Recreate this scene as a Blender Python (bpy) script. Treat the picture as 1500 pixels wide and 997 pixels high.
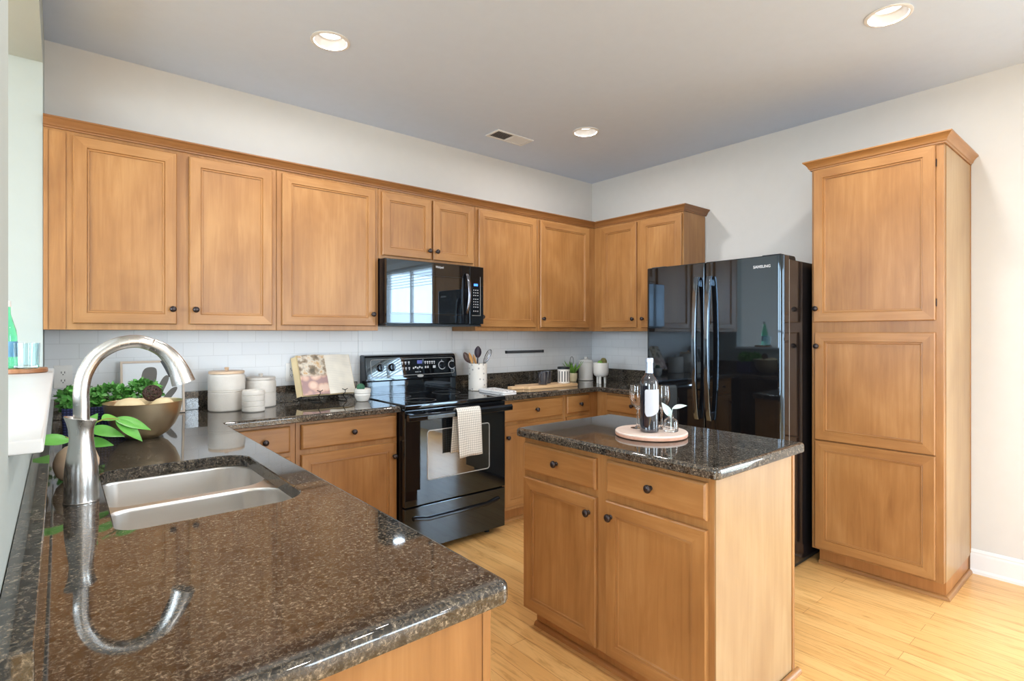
import bpy, bmesh, math, random
from mathutils import Vector, Matrix, noise

for o in list(bpy.data.objects):
    bpy.data.objects.remove(o, do_unlink=True)
random.seed(11)
C = bpy.context.scene.collection
PI = math.pi

# ------------------------------------------------------------------ camera, world, daylight, exposure
cd = bpy.data.cameras.new('camera')
cam = bpy.data.objects.new('camera', cd)
C.objects.link(cam)
cam.location = (0, 0, 1.3464)
cam.rotation_euler = (PI / 2, 0, -math.radians(39.895))
cd.sensor_width = 36
cd.lens = 36 * 792.67 / 1500
cd.shift_y = -10.87 / 1500
cd.clip_start = 0.02
bpy.context.scene.camera = cam
vs = bpy.context.scene.view_settings
vs.view_transform = 'Standard'
vs.look = 'None'
vs.gamma = 1
vs.use_curve_mapping = False
vs.exposure = -0.2

w = bpy.data.worlds.new('world')
bpy.context.scene.world = w
w.use_nodes = True
wnt = w.node_tree
wbg = wnt.nodes['Background']
wtc = wnt.nodes.new('ShaderNodeTexCoord')
wsp = wnt.nodes.new('ShaderNodeSeparateXYZ')
wnt.links.new(wtc.outputs['Generated'], wsp.inputs[0])
wmr = wnt.nodes.new('ShaderNodeMapRange')
wmr.inputs[1].default_value, wmr.inputs[2].default_value = -1.0, 1.0
wnt.links.new(wsp.outputs[2], wmr.inputs[0])
wrp = wnt.nodes.new('ShaderNodeValToRGB')          # lawn and trees below, bright overcast sky above
wrp.color_ramp.elements[0].position = 0.40
wrp.color_ramp.elements[0].color = (0.33, 0.37, 0.36, 1)
wrp.color_ramp.elements[1].position = 0.50
wrp.color_ramp.elements[1].color = (0.76, 0.89, 1.0, 1)
wnt.links.new(wmr.outputs[0], wrp.inputs[0])
wnt.links.new(wrp.outputs[0], wbg.inputs[0])
wbg.inputs[1].default_value = 18.0


def portal(name, loc, rot, sx, sy):
    # marks a window opening so that the sky is sampled through it
    l = bpy.data.lights.new(name, 'AREA')
    l.shape = 'RECTANGLE'
    l.size, l.size_y = sx, sy
    l.cycles.is_portal = True
    o = bpy.data.objects.new(name, l)
    C.objects.link(o)
    o.location = loc
    o.rotation_euler = rot
    return o


portal('sky_patio', (4.085, -0.95, 1.285), (0, math.radians(90), 0), 2.07, 1.6)
portal('sky_rear', (2.5, -4.335, 1.35), (math.radians(90), 0, 0), 1.6, 2.0)
portal('sky_dining', (-3.135, -0.3, 1.375), (0, math.radians(-90), 0), 2.25, 5.8)
LAMP_W = 13.0


# ------------------------------------------------------------------ materials
def newmat(name):
    m = bpy.data.materials.new(name)
    m.use_nodes = True
    nt = m.node_tree
    return m, nt, nt.nodes['Principled BSDF']


def N(nt, t, **kw):
    n = nt.nodes.new(t)
    for k, v in kw.items():
        if hasattr(n, k):
            setattr(n, k, v)
        else:
            n.inputs[k].default_value = v
    return n


def ramp(nt, stops, interp='LINEAR'):
    r = nt.nodes.new('ShaderNodeValToRGB')
    r.color_ramp.interpolation = interp
    e = r.color_ramp.elements
    while len(e) < len(stops):
        e.new(0.5)
    for i, (p, c) in enumerate(stops):
        e[i].position = p
        e[i].color = (*c, 1)
    return r


def srgb(r, g, b):
    f = lambda v: (v / 255 / 12.92) if v / 255 <= 0.04045 else ((v / 255 + 0.055) / 1.055) ** 2.4
    return (f(r), f(g), f(b))


def plain(name, col, rough=0.5, metal=0, coat=0, ior=1.5, var=0.06, bump=0.0, bscale=200, spec=0.5):
    """base colour with faint procedural mottling"""
    m, nt, b = newmat(name)
    tc = N(nt, 'ShaderNodeTexCoord')
    nz = N(nt, 'ShaderNodeTexNoise', Scale=14.0, Detail=3.0)
    nt.links.new(tc.outputs['Object'], nz.inputs['Vector'])
    lo = tuple(max(0, c * (1 - var)) for c in col)
    hi = tuple(min(1, c * (1 + var)) for c in col)
    r = ramp(nt, [(0.3, lo), (0.7, hi)])
    nt.links.new(nz.outputs['Fac'], r.inputs[0])
    nt.links.new(r.outputs[0], b.inputs['Base Color'])
    b.inputs['Roughness'].default_value = rough
    b.inputs['Metallic'].default_value = metal
    b.inputs['Coat Weight'].default_value = coat
    b.inputs['Coat Roughness'].default_value = 0.03
    b.inputs['IOR'].default_value = ior
    b.inputs['Specular IOR Level'].default_value = spec
    if name.startswith('black'):
        b.inputs['Specular Tint'].default_value = (0.66, 0.83, 1.0, 1)
    if bump:
        n2 = N(nt, 'ShaderNodeTexNoise', Scale=float(bscale), Detail=2.0)
        nt.links.new(tc.outputs['Object'], n2.inputs['Vector'])
        bp = N(nt, 'ShaderNodeBump', Strength=bump, Distance=0.002)
        nt.links.new(n2.outputs['Fac'], bp.inputs['Height'])
        nt.links.new(bp.outputs[0], b.inputs['Normal'])
    return m


def wood(name, dark, mid, light, rough=0.38, gs=1.0, coat=0.15):
    """UV based grain: v runs along the grain, in metres"""
    m, nt, b = newmat(name)
    L = nt.links
    uv = N(nt, 'ShaderNodeUVMap')
    mp = N(nt, 'ShaderNodeMapping')
    mp.inputs['Scale'].default_value = (38 * gs, 2.4 * gs, 1)
    L.new(uv.outputs[0], mp.inputs[0])
    n1 = N(nt, 'ShaderNodeTexNoise', Scale=1.0, Detail=6.0, Roughness=0.62, Distortion=0.8)
    L.new(mp.outputs[0], n1.inputs['Vector'])
    mp2 = N(nt, 'ShaderNodeMapping')
    mp2.inputs['Scale'].default_value = (4.5, 2.0, 1)
    L.new(uv.outputs[0], mp2.inputs[0])
    n2 = N(nt, 'ShaderNodeTexNoise', Scale=1.0, Detail=3.0, Roughness=0.5, Distortion=0.4)
    L.new(mp2.outputs[0], n2.inputs['Vector'])
    mx = N(nt, 'ShaderNodeMix')
    mx.data_type = 'FLOAT'
    mx.inputs[0].default_value = 0.6
    L.new(n1.outputs['Fac'], mx.inputs[2])
    L.new(n2.outputs['Fac'], mx.inputs[3])
    r = ramp(nt, [(0.33, dark), (0.5, mid), (0.66, light)])
    L.new(mx.outputs[0], r.inputs[0])
    L.new(r.outputs[0], b.inputs['Base Color'])
    b.inputs['Roughness'].default_value = rough
    b.inputs['Coat Weight'].default_value = coat
    b.inputs['Coat Roughness'].default_value = 0.25
    return m


M = {}
M['maple'] = wood('maple', srgb(140, 94, 50), srgb(161, 113, 64), srgb(178, 131, 80))
M['maple_panel'] = wood('maple_panel', srgb(153, 119, 80), srgb(166, 133, 92), srgb(177, 147, 107), gs=0.8)
M['crown_wood'] = wood('crown_wood', srgb(120, 78, 41), srgb(137, 91, 50), srgb(150, 104, 62))
M['toe_wood'] = wood('toe_wood', srgb(150, 98, 50), srgb(168, 112, 60), srgb(182, 126, 72))
M['board_wood'] = wood('board_wood', srgb(214, 170, 122), srgb(228, 188, 142), srgb(238, 204, 162), coat=0)
M['lid_wood'] = wood('lid_wood', srgb(205, 172, 140), srgb(218, 188, 158), srgb(228, 202, 174), coat=0)
M['olive_wood'] = wood('olive_wood', srgb(92, 56, 34), srgb(150, 98, 62), srgb(190, 140, 98), gs=0.9, coat=0)
M['tray_wood'] = wood('tray_wood', srgb(222, 192, 178), srgb(238, 218, 206), srgb(246, 232, 222), coat=0.3, gs=0.7)
M['bark'] = wood('bark', srgb(196, 130, 104), srgb(216, 160, 134), srgb(228, 180, 156), coat=0)
M['frame_wood'] = wood('frame_wood', srgb(176, 156, 138), srgb(192, 174, 156), srgb(206, 190, 174), coat=0)
M['spoon_wood'] = wood('spoon_wood', srgb(204, 140, 76), srgb(222, 164, 100), srgb(234, 184, 124), coat=0)
M['dark_spoon_wood'] = wood('dark_spoon_wood', srgb(84, 62, 56), srgb(104, 80, 72), srgb(124, 98, 88), coat=0)

M['wall'] = plain('wall_paint', srgb(208, 205, 201), 0.75, var=0.01, bump=0.05, bscale=350)
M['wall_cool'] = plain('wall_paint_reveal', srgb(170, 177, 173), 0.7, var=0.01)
M['ceiling'] = plain('ceiling_paint', srgb(205, 218, 238), 0.8, var=0.01, bump=0.05, bscale=300)
M['white'] = plain('white_trim_paint', srgb(224, 224, 224), 0.35, var=0.01)
M['plastic_white'] = plain('plastic_white', srgb(232, 230, 226), 0.3, var=0.01)
M['black'] = plain('black_gloss', (0.006, 0.006, 0.007), 0.03, ior=1.85, var=0.2)
M['black_enamel'] = plain('black_enamel', (0.009, 0.008, 0.009), 0.1, ior=1.6, var=0.2)
M['black_matte'] = plain('black_matte', (0.012, 0.012, 0.012), 0.45, var=0.2)
M['black_glass'] = plain('black_glass', (0.004, 0.004, 0.005), 0.02, ior=2.1, var=0.2)
M['handle_black'] = plain('black_handle_gloss', (0.012, 0.012, 0.014), 0.08, ior=3.0, var=0.1)
M['window_glass'] = plain('oven_window_glass', (0.012, 0.014, 0.014), 0.02, ior=2.3, var=0.2)
M['grey_line'] = plain('grey_line', srgb(170, 168, 165), 0.3, var=0.02)
M['chrome'] = plain('chrome', (0.78, 0.79, 0.81), 0.12, metal=1, var=0.02)
M['dark_chrome'] = plain('dark_chrome', (0.16, 0.16, 0.18), 0.12, metal=1, var=0.05)
M['bronze'] = plain('oil_rubbed_bronze', (0.045, 0.035, 0.035), 0.3, metal=0.7, var=0.2)
M['drain'] = plain('drain_metal', (0.3, 0.3, 0.3), 0.3, metal=1)
M['marks'] = plain('printed_marks', srgb(206, 206, 210), 0.5, var=0.02)
M['grey_marks'] = plain('printed_grey', srgb(150, 150, 152), 0.5, var=0.02)
M['ceramic'] = plain('white_ceramic', srgb(228, 224, 218), 0.25, coat=0.3, var=0.02)
M['ceramic_grey'] = plain('speckled_ceramic', srgb(216, 210, 202), 0.45, var=0.06, bump=0.35, bscale=160)
M['cream'] = plain('cream_ceramic', srgb(226, 210, 172), 0.5, var=0.04)
M['mug'] = plain('charcoal_glaze', (0.04, 0.04, 0.048), 0.16, coat=0.5, var=0.3)
M['purple'] = plain('dark_purple_plastic', srgb(58, 44, 58), 0.5, var=0.1)
M['soil'] = plain('soil', (0.03, 0.02, 0.012), 0.9, var=0.4)
M['cactus'] = plain('cactus_green', srgb(58, 112, 84), 0.6, var=0.3)
M['moss'] = plain('succulent_olive', srgb(104, 98, 52), 0.7, var=0.35)
M['leaf'] = plain('leaf_bright', srgb(104, 176, 74), 0.35, var=0.25)
M['leaf_box'] = plain('leaf_boxwood', srgb(92, 156, 72), 0.35, var=0.55)
M['leaf_aloe'] = plain('leaf_succulent', srgb(112, 156, 62), 0.45, var=0.3)
M['leaf_pale'] = plain('leaf_pale', srgb(206, 226, 222), 0.4, var=0.05)
M['stem'] = plain('stem_green', srgb(150, 150, 70), 0.5, var=0.1)
M['ball'] = plain('ball_cream', srgb(226, 208, 168), 0.6, var=0.05, bump=0.2, bscale=90)
M['twig'] = plain('twig_brown', srgb(70, 48, 42), 0.7, var=0.3)
M['page'] = plain('page_edges', srgb(226, 204, 160), 0.7, var=0.05)
M['black_wire'] = plain('black_wire', (0.012, 0.011, 0.011), 0.35, metal=0.5)
M['strip'] = plain('dark_steel_strip', srgb(84, 86, 90), 0.35, metal=0.4, var=0.05)
M['capsule'] = plain('silver_foil', srgb(186, 200, 222), 0.3, metal=0.6, var=0.03)
M['wine_label'] = plain('paper_label', srgb(196, 198, 206), 0.6, var=0.02)
M['label_blue'] = plain('blue_label', srgb(120, 176, 214), 0.5, var=0.06)
M['wine_glass_dark'] = plain('dark_bottle_glass', (0.012, 0.014, 0.022), 0.03, ior=1.8, coat=0.5, var=0.2)
M['mat_board'] = plain('white_mat', srgb(222, 226, 230), 0.6, var=0.01)
M['art_grey'] = plain('grey_ink', srgb(104, 102, 98), 0.7, var=0.05)
M['rubber'] = plain('dark_rubber', (0.02, 0.02, 0.02), 0.6)


def emis(name, col, s):
    m, nt, b = newmat(name)
    b.inputs['Base Color'].default_value = (*col, 1)
    b.inputs['Emission Color'].default_value = (*col, 1)
    b.inputs['Emission Strength'].default_value = s
    return m


M['lens'] = emis('lamp_lens', (1, 0.99, 0.97), 3.0)
M['display_blue'] = emis('display_blue', (0.05, 0.25, 1.0), 1.6)
M['display_dim'] = emis('display_dim', (0.08, 0.10, 0.35), 0.35)


def glass(name, col=(1, 1, 1), rough=0.0, ior=1.45):
    m, nt, b = newmat(name)
    b.inputs['Base Color'].default_value = (*col, 1)
    b.inputs['Transmission Weight'].default_value = 1
    b.inputs['Roughness'].default_value = rough
    b.inputs['IOR'].default_value = ior
    return m


M['glass'] = glass('clear_glass')
M['glass_blue'] = glass('blue_tint_glass', (0.78, 0.93, 0.95))
M['glass_green'] = glass('green_bottle_glass', (0.16, 0.72, 0.42))


def pane():
    m, nt, b = newmat('window_pane')
    out = nt.nodes['Material Output']
    t = N(nt, 'ShaderNodeBsdfTransparent')
    g = N(nt, 'ShaderNodeBsdfGlossy', Roughness=0.0)
    mx = N(nt, 'ShaderNodeMixShader')
    mx.inputs[0].default_value = 0.05
    nt.links.new(t.outputs[0], mx.inputs[1])
    nt.links.new(g.outputs[0], mx.inputs[2])
    nt.links.new(mx.outputs[0], out.inputs[0])
    return m


M['pane'] = pane()


def brushed(name, col, rough, scale):
    m, nt, b = newmat(name)
    tc = N(nt, 'ShaderNodeTexCoord')
    mp = N(nt, 'ShaderNodeMapping')
    mp.inputs['Scale'].default_value = scale
    nt.links.new(tc.outputs['Object'], mp.inputs[0])
    nz = N(nt, 'ShaderNodeTexNoise', Scale=1.0, Detail=3.0)
    nt.links.new(mp.outputs[0], nz.inputs['Vector'])
    r = ramp(nt, [(0.3, tuple(c * 0.98 for c in col)), (0.7, col)])
    nt.links.new(nz.outputs['Fac'], r.inputs[0])
    nt.links.new(r.outputs[0], b.inputs['Base Color'])
    mr = N(nt, 'ShaderNodeMapRange')
    mr.inputs[3].default_value = rough * 0.96
    mr.inputs[4].default_value = rough * 1.04
    nt.links.new(nz.outputs['Fac'], mr.inputs[0])
    nt.links.new(mr.outputs[0], b.inputs['Roughness'])
    b.inputs['Metallic'].default_value = 1
    return m


M['steel'] = brushed('brushed_steel', (0.66, 0.65, 0.63), 0.27, (300, 300, 8))
M['sink_steel'] = brushed('sink_steel', (0.84, 0.82, 0.79), 0.33, (6, 300, 300))
M['brass'] = brushed('brushed_brass', (0.84, 0.71, 0.50), 0.31, (4, 4, 120))


def granite():
    m, nt, b = newmat('granite')
    L = nt.links
    tc = N(nt, 'ShaderNodeTexCoord')
    n1 = N(nt, 'ShaderNodeTexNoise', Scale=150.0, Detail=5.0, Roughness=0.75, Distortion=0.6)
    L.new(tc.outputs['Object'], n1.inputs['Vector'])
    r1 = ramp(nt, [(0.34, (0.012, 0.012, 0.012)), (0.47, (0.042, 0.038, 0.034)), (0.57, (0.12, 0.10, 0.08)),
                   (0.68, (0.36, 0.31, 0.25))])
    L.new(n1.outputs['Fac'], r1.inputs[0])
    v = N(nt, 'ShaderNodeTexVoronoi', Scale=85.0)
    L.new(tc.outputs['Object'], v.inputs['Vector'])
    r2 = ramp(nt, [(0.08, (0.25, 0.25, 0.25)), (0.4, (1, 1, 1))])
    L.new(v.outputs['Color'], r2.inputs[0])
    n3 = N(nt, 'ShaderNodeTexNoise', Scale=9.0, Detail=3.0)
    L.new(tc.outputs['Object'], n3.inputs['Vector'])
    r3 = ramp(nt, [(0.3, (0.75, 0.75, 0.75)), (0.7, (1.25, 1.2, 1.1))])
    L.new(n3.outputs['Fac'], r3.inputs[0])
    mx = N(nt, 'ShaderNodeMix')
    mx.data_type = 'RGBA'
    mx.blend_type = 'MULTIPLY'
    mx.inputs[0].default_value = 1
    L.new(r1.outputs[0], mx.inputs[6])
    L.new(r2.outputs[0], mx.inputs[7])
    mx2 = N(nt, 'ShaderNodeMix')
    mx2.data_type = 'RGBA'
    mx2.blend_type = 'MULTIPLY'
    mx2.inputs[0].default_value = 1
    L.new(mx.outputs[2], mx2.inputs[6])
    L.new(r3.outputs[0], mx2.inputs[7])
    L.new(mx2.outputs[2], b.inputs['Base Color'])
    b.inputs['Roughness'].default_value = 0.04
    b.inputs['IOR'].default_value = 1.75
    return m


M['granite'] = granite()


def brick_mat(name, c1, c2, mortar, bw, rh, ms, rough, grain=None, offset=0.5, coat=0.0, bump=0.15):
    m, nt, b = newmat(name)
    L = nt.links
    uv = N(nt, 'ShaderNodeUVMap')
    br = N(nt, 'ShaderNodeTexBrick')
    br.offset = offset
    br.inputs['Scale'].default_value = 1.0
    br.inputs['Brick Width'].default_value = bw
    br.inputs['Row Height'].default_value = rh
    br.inputs['Mortar Size'].default_value = ms
    br.inputs['Mortar Smooth'].default_value = 0.2
    br.inputs['Color1'].default_value = (*c1, 1)
    br.inputs['Color2'].default_value = (*c2, 1)
    br.inputs['Mortar'].default_value = (*mortar, 1)
    L.new(uv.outputs[0], br.inputs['Vector'])
    col = br.outputs['Color']
    if grain:
        mp = N(nt, 'ShaderNodeMapping')
        mp.inputs['Scale'].default_value = grain
        L.new(uv.outputs[0], mp.inputs[0])
        nz = N(nt, 'ShaderNodeTexNoise', Scale=1.0, Detail=6.0, Roughness=0.65, Distortion=1.5)
        L.new(mp.outputs[0], nz.inputs['Vector'])
        r = ramp(nt, [(0.32, (0.74, 0.66, 0.56)), (0.5, (1, 1, 1)), (0.75, (1.06, 1.06, 1.05))])
        L.new(nz.outputs['Fac'], r.inputs[0])
        mx = N(nt, 'ShaderNodeMix')
        mx.data_type = 'RGBA'
        mx.blend_type = 'MULTIPLY'
        mx.inputs[0].default_value = 1
        L.new(col, mx.inputs[6])
        L.new(r.outputs[0], mx.inputs[7])
        col = mx.outputs[2]
    L.new(col, b.inputs['Base Color'])
    b.inputs['Roughness'].default_value = rough
    b.inputs['Coat Weight'].default_value = coat
    b.inputs['Coat Roughness'].default_value = 0.15
    bp = N(nt, 'ShaderNodeBump', Strength=bump, Distance=0.001)
    bp.invert = True
    L.new(br.outputs['Fac'], bp.inputs['Height'])
    L.new(bp.outputs[0], b.inputs['Normal'])
    return m


M['oak'] = brick_mat('oak_floor', srgb(236, 190, 124), srgb(224, 172, 106), srgb(180, 124, 70), 1.1, 0.083, 0.0011, 0.3,
                     grain=(3.2, 30, 1), offset=0.37, coat=0.2)
M['tile'] = brick_mat('white_tile', srgb(226, 228, 230), srgb(222, 224, 227), srgb(208, 210, 212), 0.152, 0.076, 0.0016,
                      0.32, coat=0.0)


def grid_cloth(name, base, line, n, wdt):
    m, nt, b = newmat(name)
    L = nt.links
    uv = N(nt, 'ShaderNodeUVMap')
    sp = N(nt, 'ShaderNodeSeparateXYZ')
    L.new(uv.outputs[0], sp.inputs[0])
    outs = []
    for i in (0, 1):
        mul = N(nt, 'ShaderNodeMath', operation='MULTIPLY')
        mul.inputs[1].default_value = n
        L.new(sp.outputs[i], mul.inputs[0])
        fr = N(nt, 'ShaderNodeMath', operation='FRACT')
        L.new(mul.outputs[0], fr.inputs[0])
        lt = N(nt, 'ShaderNodeMath', operation='LESS_THAN')
        lt.inputs[1].default_value = wdt
        L.new(fr.outputs[0], lt.inputs[0])
        outs.append(lt)
    mxm = N(nt, 'ShaderNodeMath', operation='MAXIMUM')
    L.new(outs[0].outputs[0], mxm.inputs[0])
    L.new(outs[1].outputs[0], mxm.inputs[1])
    r = ramp(nt, [(0, base), (1, line)])
    L.new(mxm.outputs[0], r.inputs[0])
    L.new(r.outputs[0], b.inputs['Base Color'])
    b.inputs['Roughness'].default_value = 0.9
    return m


M['towel'] = grid_cloth('check_towel', srgb(236, 232, 224), srgb(140, 136, 130), 70, 0.13)
M['weave'] = grid_cloth('navy_weave', srgb(62, 70, 116), srgb(30, 34, 62), 90, 0.4)


def dotted(name, base, dot, scale, thr):
    m, nt, b = newmat(name)
    tc = N(nt, 'ShaderNodeTexCoord')
    v = N(nt, 'ShaderNodeTexVoronoi', Scale=scale)
    v.inputs['Randomness'].default_value = 0.45
    nt.links.new(tc.outputs['Object'], v.inputs['Vector'])
    r = ramp(nt, [(0.0, dot), (thr, dot), (thr + 0.03, base)])
    nt.links.new(v.outputs['Distance'], r.inputs[0])
    nt.links.new(r.outputs[0], b.inputs['Base Color'])
    b.inputs['Roughness'].default_value = 0.4
    return m


M['dotted'] = dotted('dotted_ceramic', srgb(230, 224, 216), srgb(170, 164, 160), 26.0, 0.17)
M['print_cloth'] = dotted('printed_cloth', srgb(228, 228, 230), srgb(120, 120, 124), 30.0, 0.2)


def photo_page():
    """colour plate: dark greenish at the top, mauve table, pale round buns at the bottom"""
    m, nt, b = newmat('photo_page')
    L = nt.links
    uv = N(nt, 'ShaderNodeUVMap')
    sp = N(nt, 'ShaderNodeSeparateXYZ')
    L.new(uv.outputs[0], sp.inputs[0])
    nz = N(nt, 'ShaderNodeTexNoise', Scale=22.0, Detail=3.0)
    L.new(uv.outputs[0], nz.inputs['Vector'])
    v = N(nt, 'ShaderNodeTexVoronoi', Scale=19.0)
    L.new(uv.outputs[0], v.inputs['Vector'])
    rb = ramp(nt, [(0.30, srgb(244, 214, 196)), (0.5, srgb(226, 186, 168)), (0.65, srgb(186, 152, 150))])
    L.new(v.outputs['Distance'], rb.inputs[0])
    rt = ramp(nt, [(0.32, srgb(112, 104, 92)), (0.45, srgb(170, 150, 128)), (0.56, srgb(232, 222, 206)), (0.68, srgb(216, 176, 124))])
    L.new(nz.outputs['Fac'], rt.inputs[0])
    st = ramp(nt, [(0.42, (0, 0, 0)), (0.5, (1, 1, 1))])
    mr = N(nt, 'ShaderNodeMapRange')
    mr.inputs[1].default_value = 0.0
    mr.inputs[2].default_value = 0.27
    L.new(sp.outputs[1], mr.inputs[0])
    L.new(mr.outputs[0], st.inputs[0])
    mx = N(nt, 'ShaderNodeMix')
    mx.data_type = 'RGBA'
    L.new(st.outputs[0], mx.inputs[0])
    L.new(rb.outputs[0], mx.inputs[6])
    L.new(rt.outputs[0], mx.inputs[7])
    L.new(mx.outputs[2], b.inputs['Base Color'])
    b.inputs['Roughness'].default_value = 0.3
    return m


M['photo_page'] = photo_page()


def text_page():
    m, nt, b = newmat('text_page')
    L = nt.links
    uv = N(nt, 'ShaderNodeUVMap')
    sp = N(nt, 'ShaderNodeSeparateXYZ')
    L.new(uv.outputs[0], sp.inputs[0])
    mul = N(nt, 'ShaderNodeMath', operation='MULTIPLY')
    mul.inputs[1].default_value = 150
    L.new(sp.outputs[1], mul.inputs[0])
    fr = N(nt, 'ShaderNodeMath', operation='FRACT')
    L.new(mul.outputs[0], fr.inputs[0])
    nz = N(nt, 'ShaderNodeTexNoise', Scale=14.0, Detail=1.0)
    L.new(uv.outputs[0], nz.inputs['Vector'])
    mm = N(nt, 'ShaderNodeMath', operation='MULTIPLY')
    L.new(fr.outputs[0], mm.inputs[0])
    L.new(nz.outputs['Fac'], mm.inputs[1])
    r = ramp(nt, [(0.30, srgb(234, 226, 212)), (0.5, srgb(206, 200, 190))])
    L.new(mm.outputs[0], r.inputs[0])
    L.new(r.outputs[0], b.inputs['Base Color'])
    b.inputs['Roughness'].default_value = 0.5
    return m


M['text_page'] = text_page()


# ------------------------------------------------------------------ mesh helpers
class MB:
    def __init__(s):
        s.bm = bmesh.new()
        s.g = s.bm.faces.layers.int.new('grain')

    def face(s, vs, g=2, mi=0):
        try:
            f = s.bm.faces.new(vs)
        except ValueError:
            return None
        f[s.g] = g
        f.material_index = mi
        return f

    def box(s, x0, x1, y0, y1, z0, z1, bev=0.0, g=2, mi=0, seg=2):
        v = [s.bm.verts.new(p) for p in ((x0, y0, z0), (x1, y0, z0), (x1, y1, z0), (x0, y1, z0),
                                         (x0, y0, z1), (x1, y0, z1), (x1, y1, z1), (x0, y1, z1))]
        fs = [s.face([v[i] for i in q], g, mi) for q in ((3, 2, 1, 0), (4, 5, 6, 7), (0, 1, 5, 4), (1, 2, 6, 5),
                                                         (2, 3, 7, 6), (3, 0, 4, 7))]
        if bev:
            es = {e for f in fs for e in f.edges}
            r = bmesh.ops.bevel(s.bm, geom=list(es), offset=bev, segments=seg, affect='EDGES', profile=0.5)
            for f in r['faces']:
                f[s.g] = g
                f.material_index = mi
        return s

    def rings(s, rs, closed=True, cap0=True, cap1=True, g=2, mi=0):
        V = [[s.bm.verts.new(p) for p in r] for r in rs]
        n = len(V[0])
        for a, b in zip(V, V[1:]):
            for i in range(n if closed else n - 1):
                j = (i + 1) % n
                s.face([a[i], a[j], b[j], b[i]], g, mi)
        if cap0:
            s.face(list(reversed(V[0])), g, mi)
        if cap1:
            s.face(V[-1], g, mi)
        return V

    def lathe(s, prof, c=(0, 0, 0), n=32, axis='z', cap0=True, cap1=True, mi=0, mat=None):
        rs = []
        for r, h in prof:
            r = max(r, 0.0004)
            ring = []
            for k in range(n):
                a = 2 * PI * k / n
                if axis == 'z':
                    p = Vector((c[0] + r * math.cos(a), c[1] + r * math.sin(a), c[2] + h))
                elif axis == 'y':
                    p = Vector((c[0] + r * math.cos(a), c[1] + h, c[2] + r * math.sin(a)))
                else:
                    p = Vector((c[0] + h, c[1] + r * math.cos(a), c[2] + r * math.sin(a)))
                ring.append(mat @ p if mat else p)
            rs.append(ring)
        s.rings(rs, cap0=cap0, cap1=cap1, mi=mi)
        return s

    def tube(s, path, r, n=10, mi=0, up=None, flat=1.0):
        P = [Vector(p) for p in path]
        R = r if isinstance(r, (list, tuple)) else [r] * len(P)
        rs = []
        prev = None
        for i, p in enumerate(P):
            t = (P[min(i + 1, len(P) - 1)] - P[max(i - 1, 0)]).normalized()
            if prev is None:
                u = Vector(up) if up else Vector((0, 0, 1))
                if abs(u.dot(t)) > 0.95:
                    u = Vector((1, 0, 0))
                a = t.cross(u).normalized()
            else:
                a = (prev - t * prev.dot(t)).normalized()
            b = t.cross(a)
            prev = a
            rs.append([p + a * R[i] * math.cos(2 * PI * k / n) + b * R[i] * flat * math.sin(2 * PI * k / n) for k in range(n)])
        s.rings(rs, mi=mi)
        return s

    def leaf(s, base, d, nrm, ln, wd, bend=0.2, mi=0, rows=5):
        d = Vector(d).normalized()
        nrm = Vector(nrm)
        nrm = (nrm - d * nrm.dot(d))
        nrm = nrm.normalized() if nrm.length > 1e-4 else d.orthogonal().normalized()
        sd = d.cross(nrm)
        L = []
        for i in range(rows + 1):
            t = i / rows
            wv = wd * 0.5 * (math.sin(PI * min(1, t ** 0.8)) + 0.03)
            c = Vector(base) + d * ln * t - nrm * bend * ln * t * t
            L.append([s.bm.verts.new(c - sd * wv + nrm * wv * 0.35), s.bm.verts.new(c), s.bm.verts.new(c + sd * wv + nrm * wv * 0.35)])
        for a, b in zip(L, L[1:]):
            s.face([a[0], a[1], b[1], b[0]], 2, mi)
            s.face([a[1], a[2], b[2], b[1]], 2, mi)
        return s

    def build(s, name, mat, parent=None, loc=(0, 0, 0), rot=None, ang=38, normals=True, rnd=True, smooth=True, uvw=None):
        bm = s.bm
        if normals:
            bmesh.ops.recalc_face_normals(bm, faces=bm.faces[:])
        uv = bm.loops.layers.uv.new('UVMap')
        ox, oy = (random.uniform(0, 30), random.uniform(0, 30)) if rnd else (0, 0)
        for f in bm.faces:
            g = f[s.g]
            n = f.normal
            k = max(range(3), key=lambda i: abs(n[i]))
            if k == g:
                a, b = [i for i in range(3) if i != k]
            else:
                b = g
                a = [i for i in range(3) if i not in (k, g)][0]
            for l in f.loops:
                if uvw:
                    l[uv].uv = uvw(l.vert.co)
                else:
                    l[uv].uv = (l.vert.co[a] + ox, l.vert.co[b] + oy)
        me = bpy.data.meshes.new(name)
        bm.to_mesh(me)
        bm.free()
        for m_ in (mat if isinstance(mat, (list, tuple)) else [mat]):
            me.materials.append(M[m_] if isinstance(m_, str) else m_)
        if smooth:
            me.shade_smooth()
            me.set_sharp_from_angle(angle=math.radians(ang))
        o = bpy.data.objects.new(name, me)
        C.objects.link(o)
        if smooth and ang < 90:
            wn = o.modifiers.new('weighted_normals', 'WEIGHTED_NORMAL')
            wn.keep_sharp = True
            wn.weight = 100
        o.location = loc
        if rot:
            o.rotation_euler = rot
        if parent:
            o.parent = parent
        return o


def tag(o, label, cat, group=None):
    o['label'] = label
    o['category'] = cat
    if group:
        o['group'] = group
    return o


def thing(name, label, cat, loc=(0, 0, 0), rz=0.0, group=None):
    o = bpy.data.objects.new(name, None)
    C.objects.link(o)
    o.empty_display_size = 0.05
    o.location = loc
    o.rotation_euler = (0, 0, rz)
    return tag(o, label, cat, group)


def struct(o):
    o['kind'] = 'structure'
    return o


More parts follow.
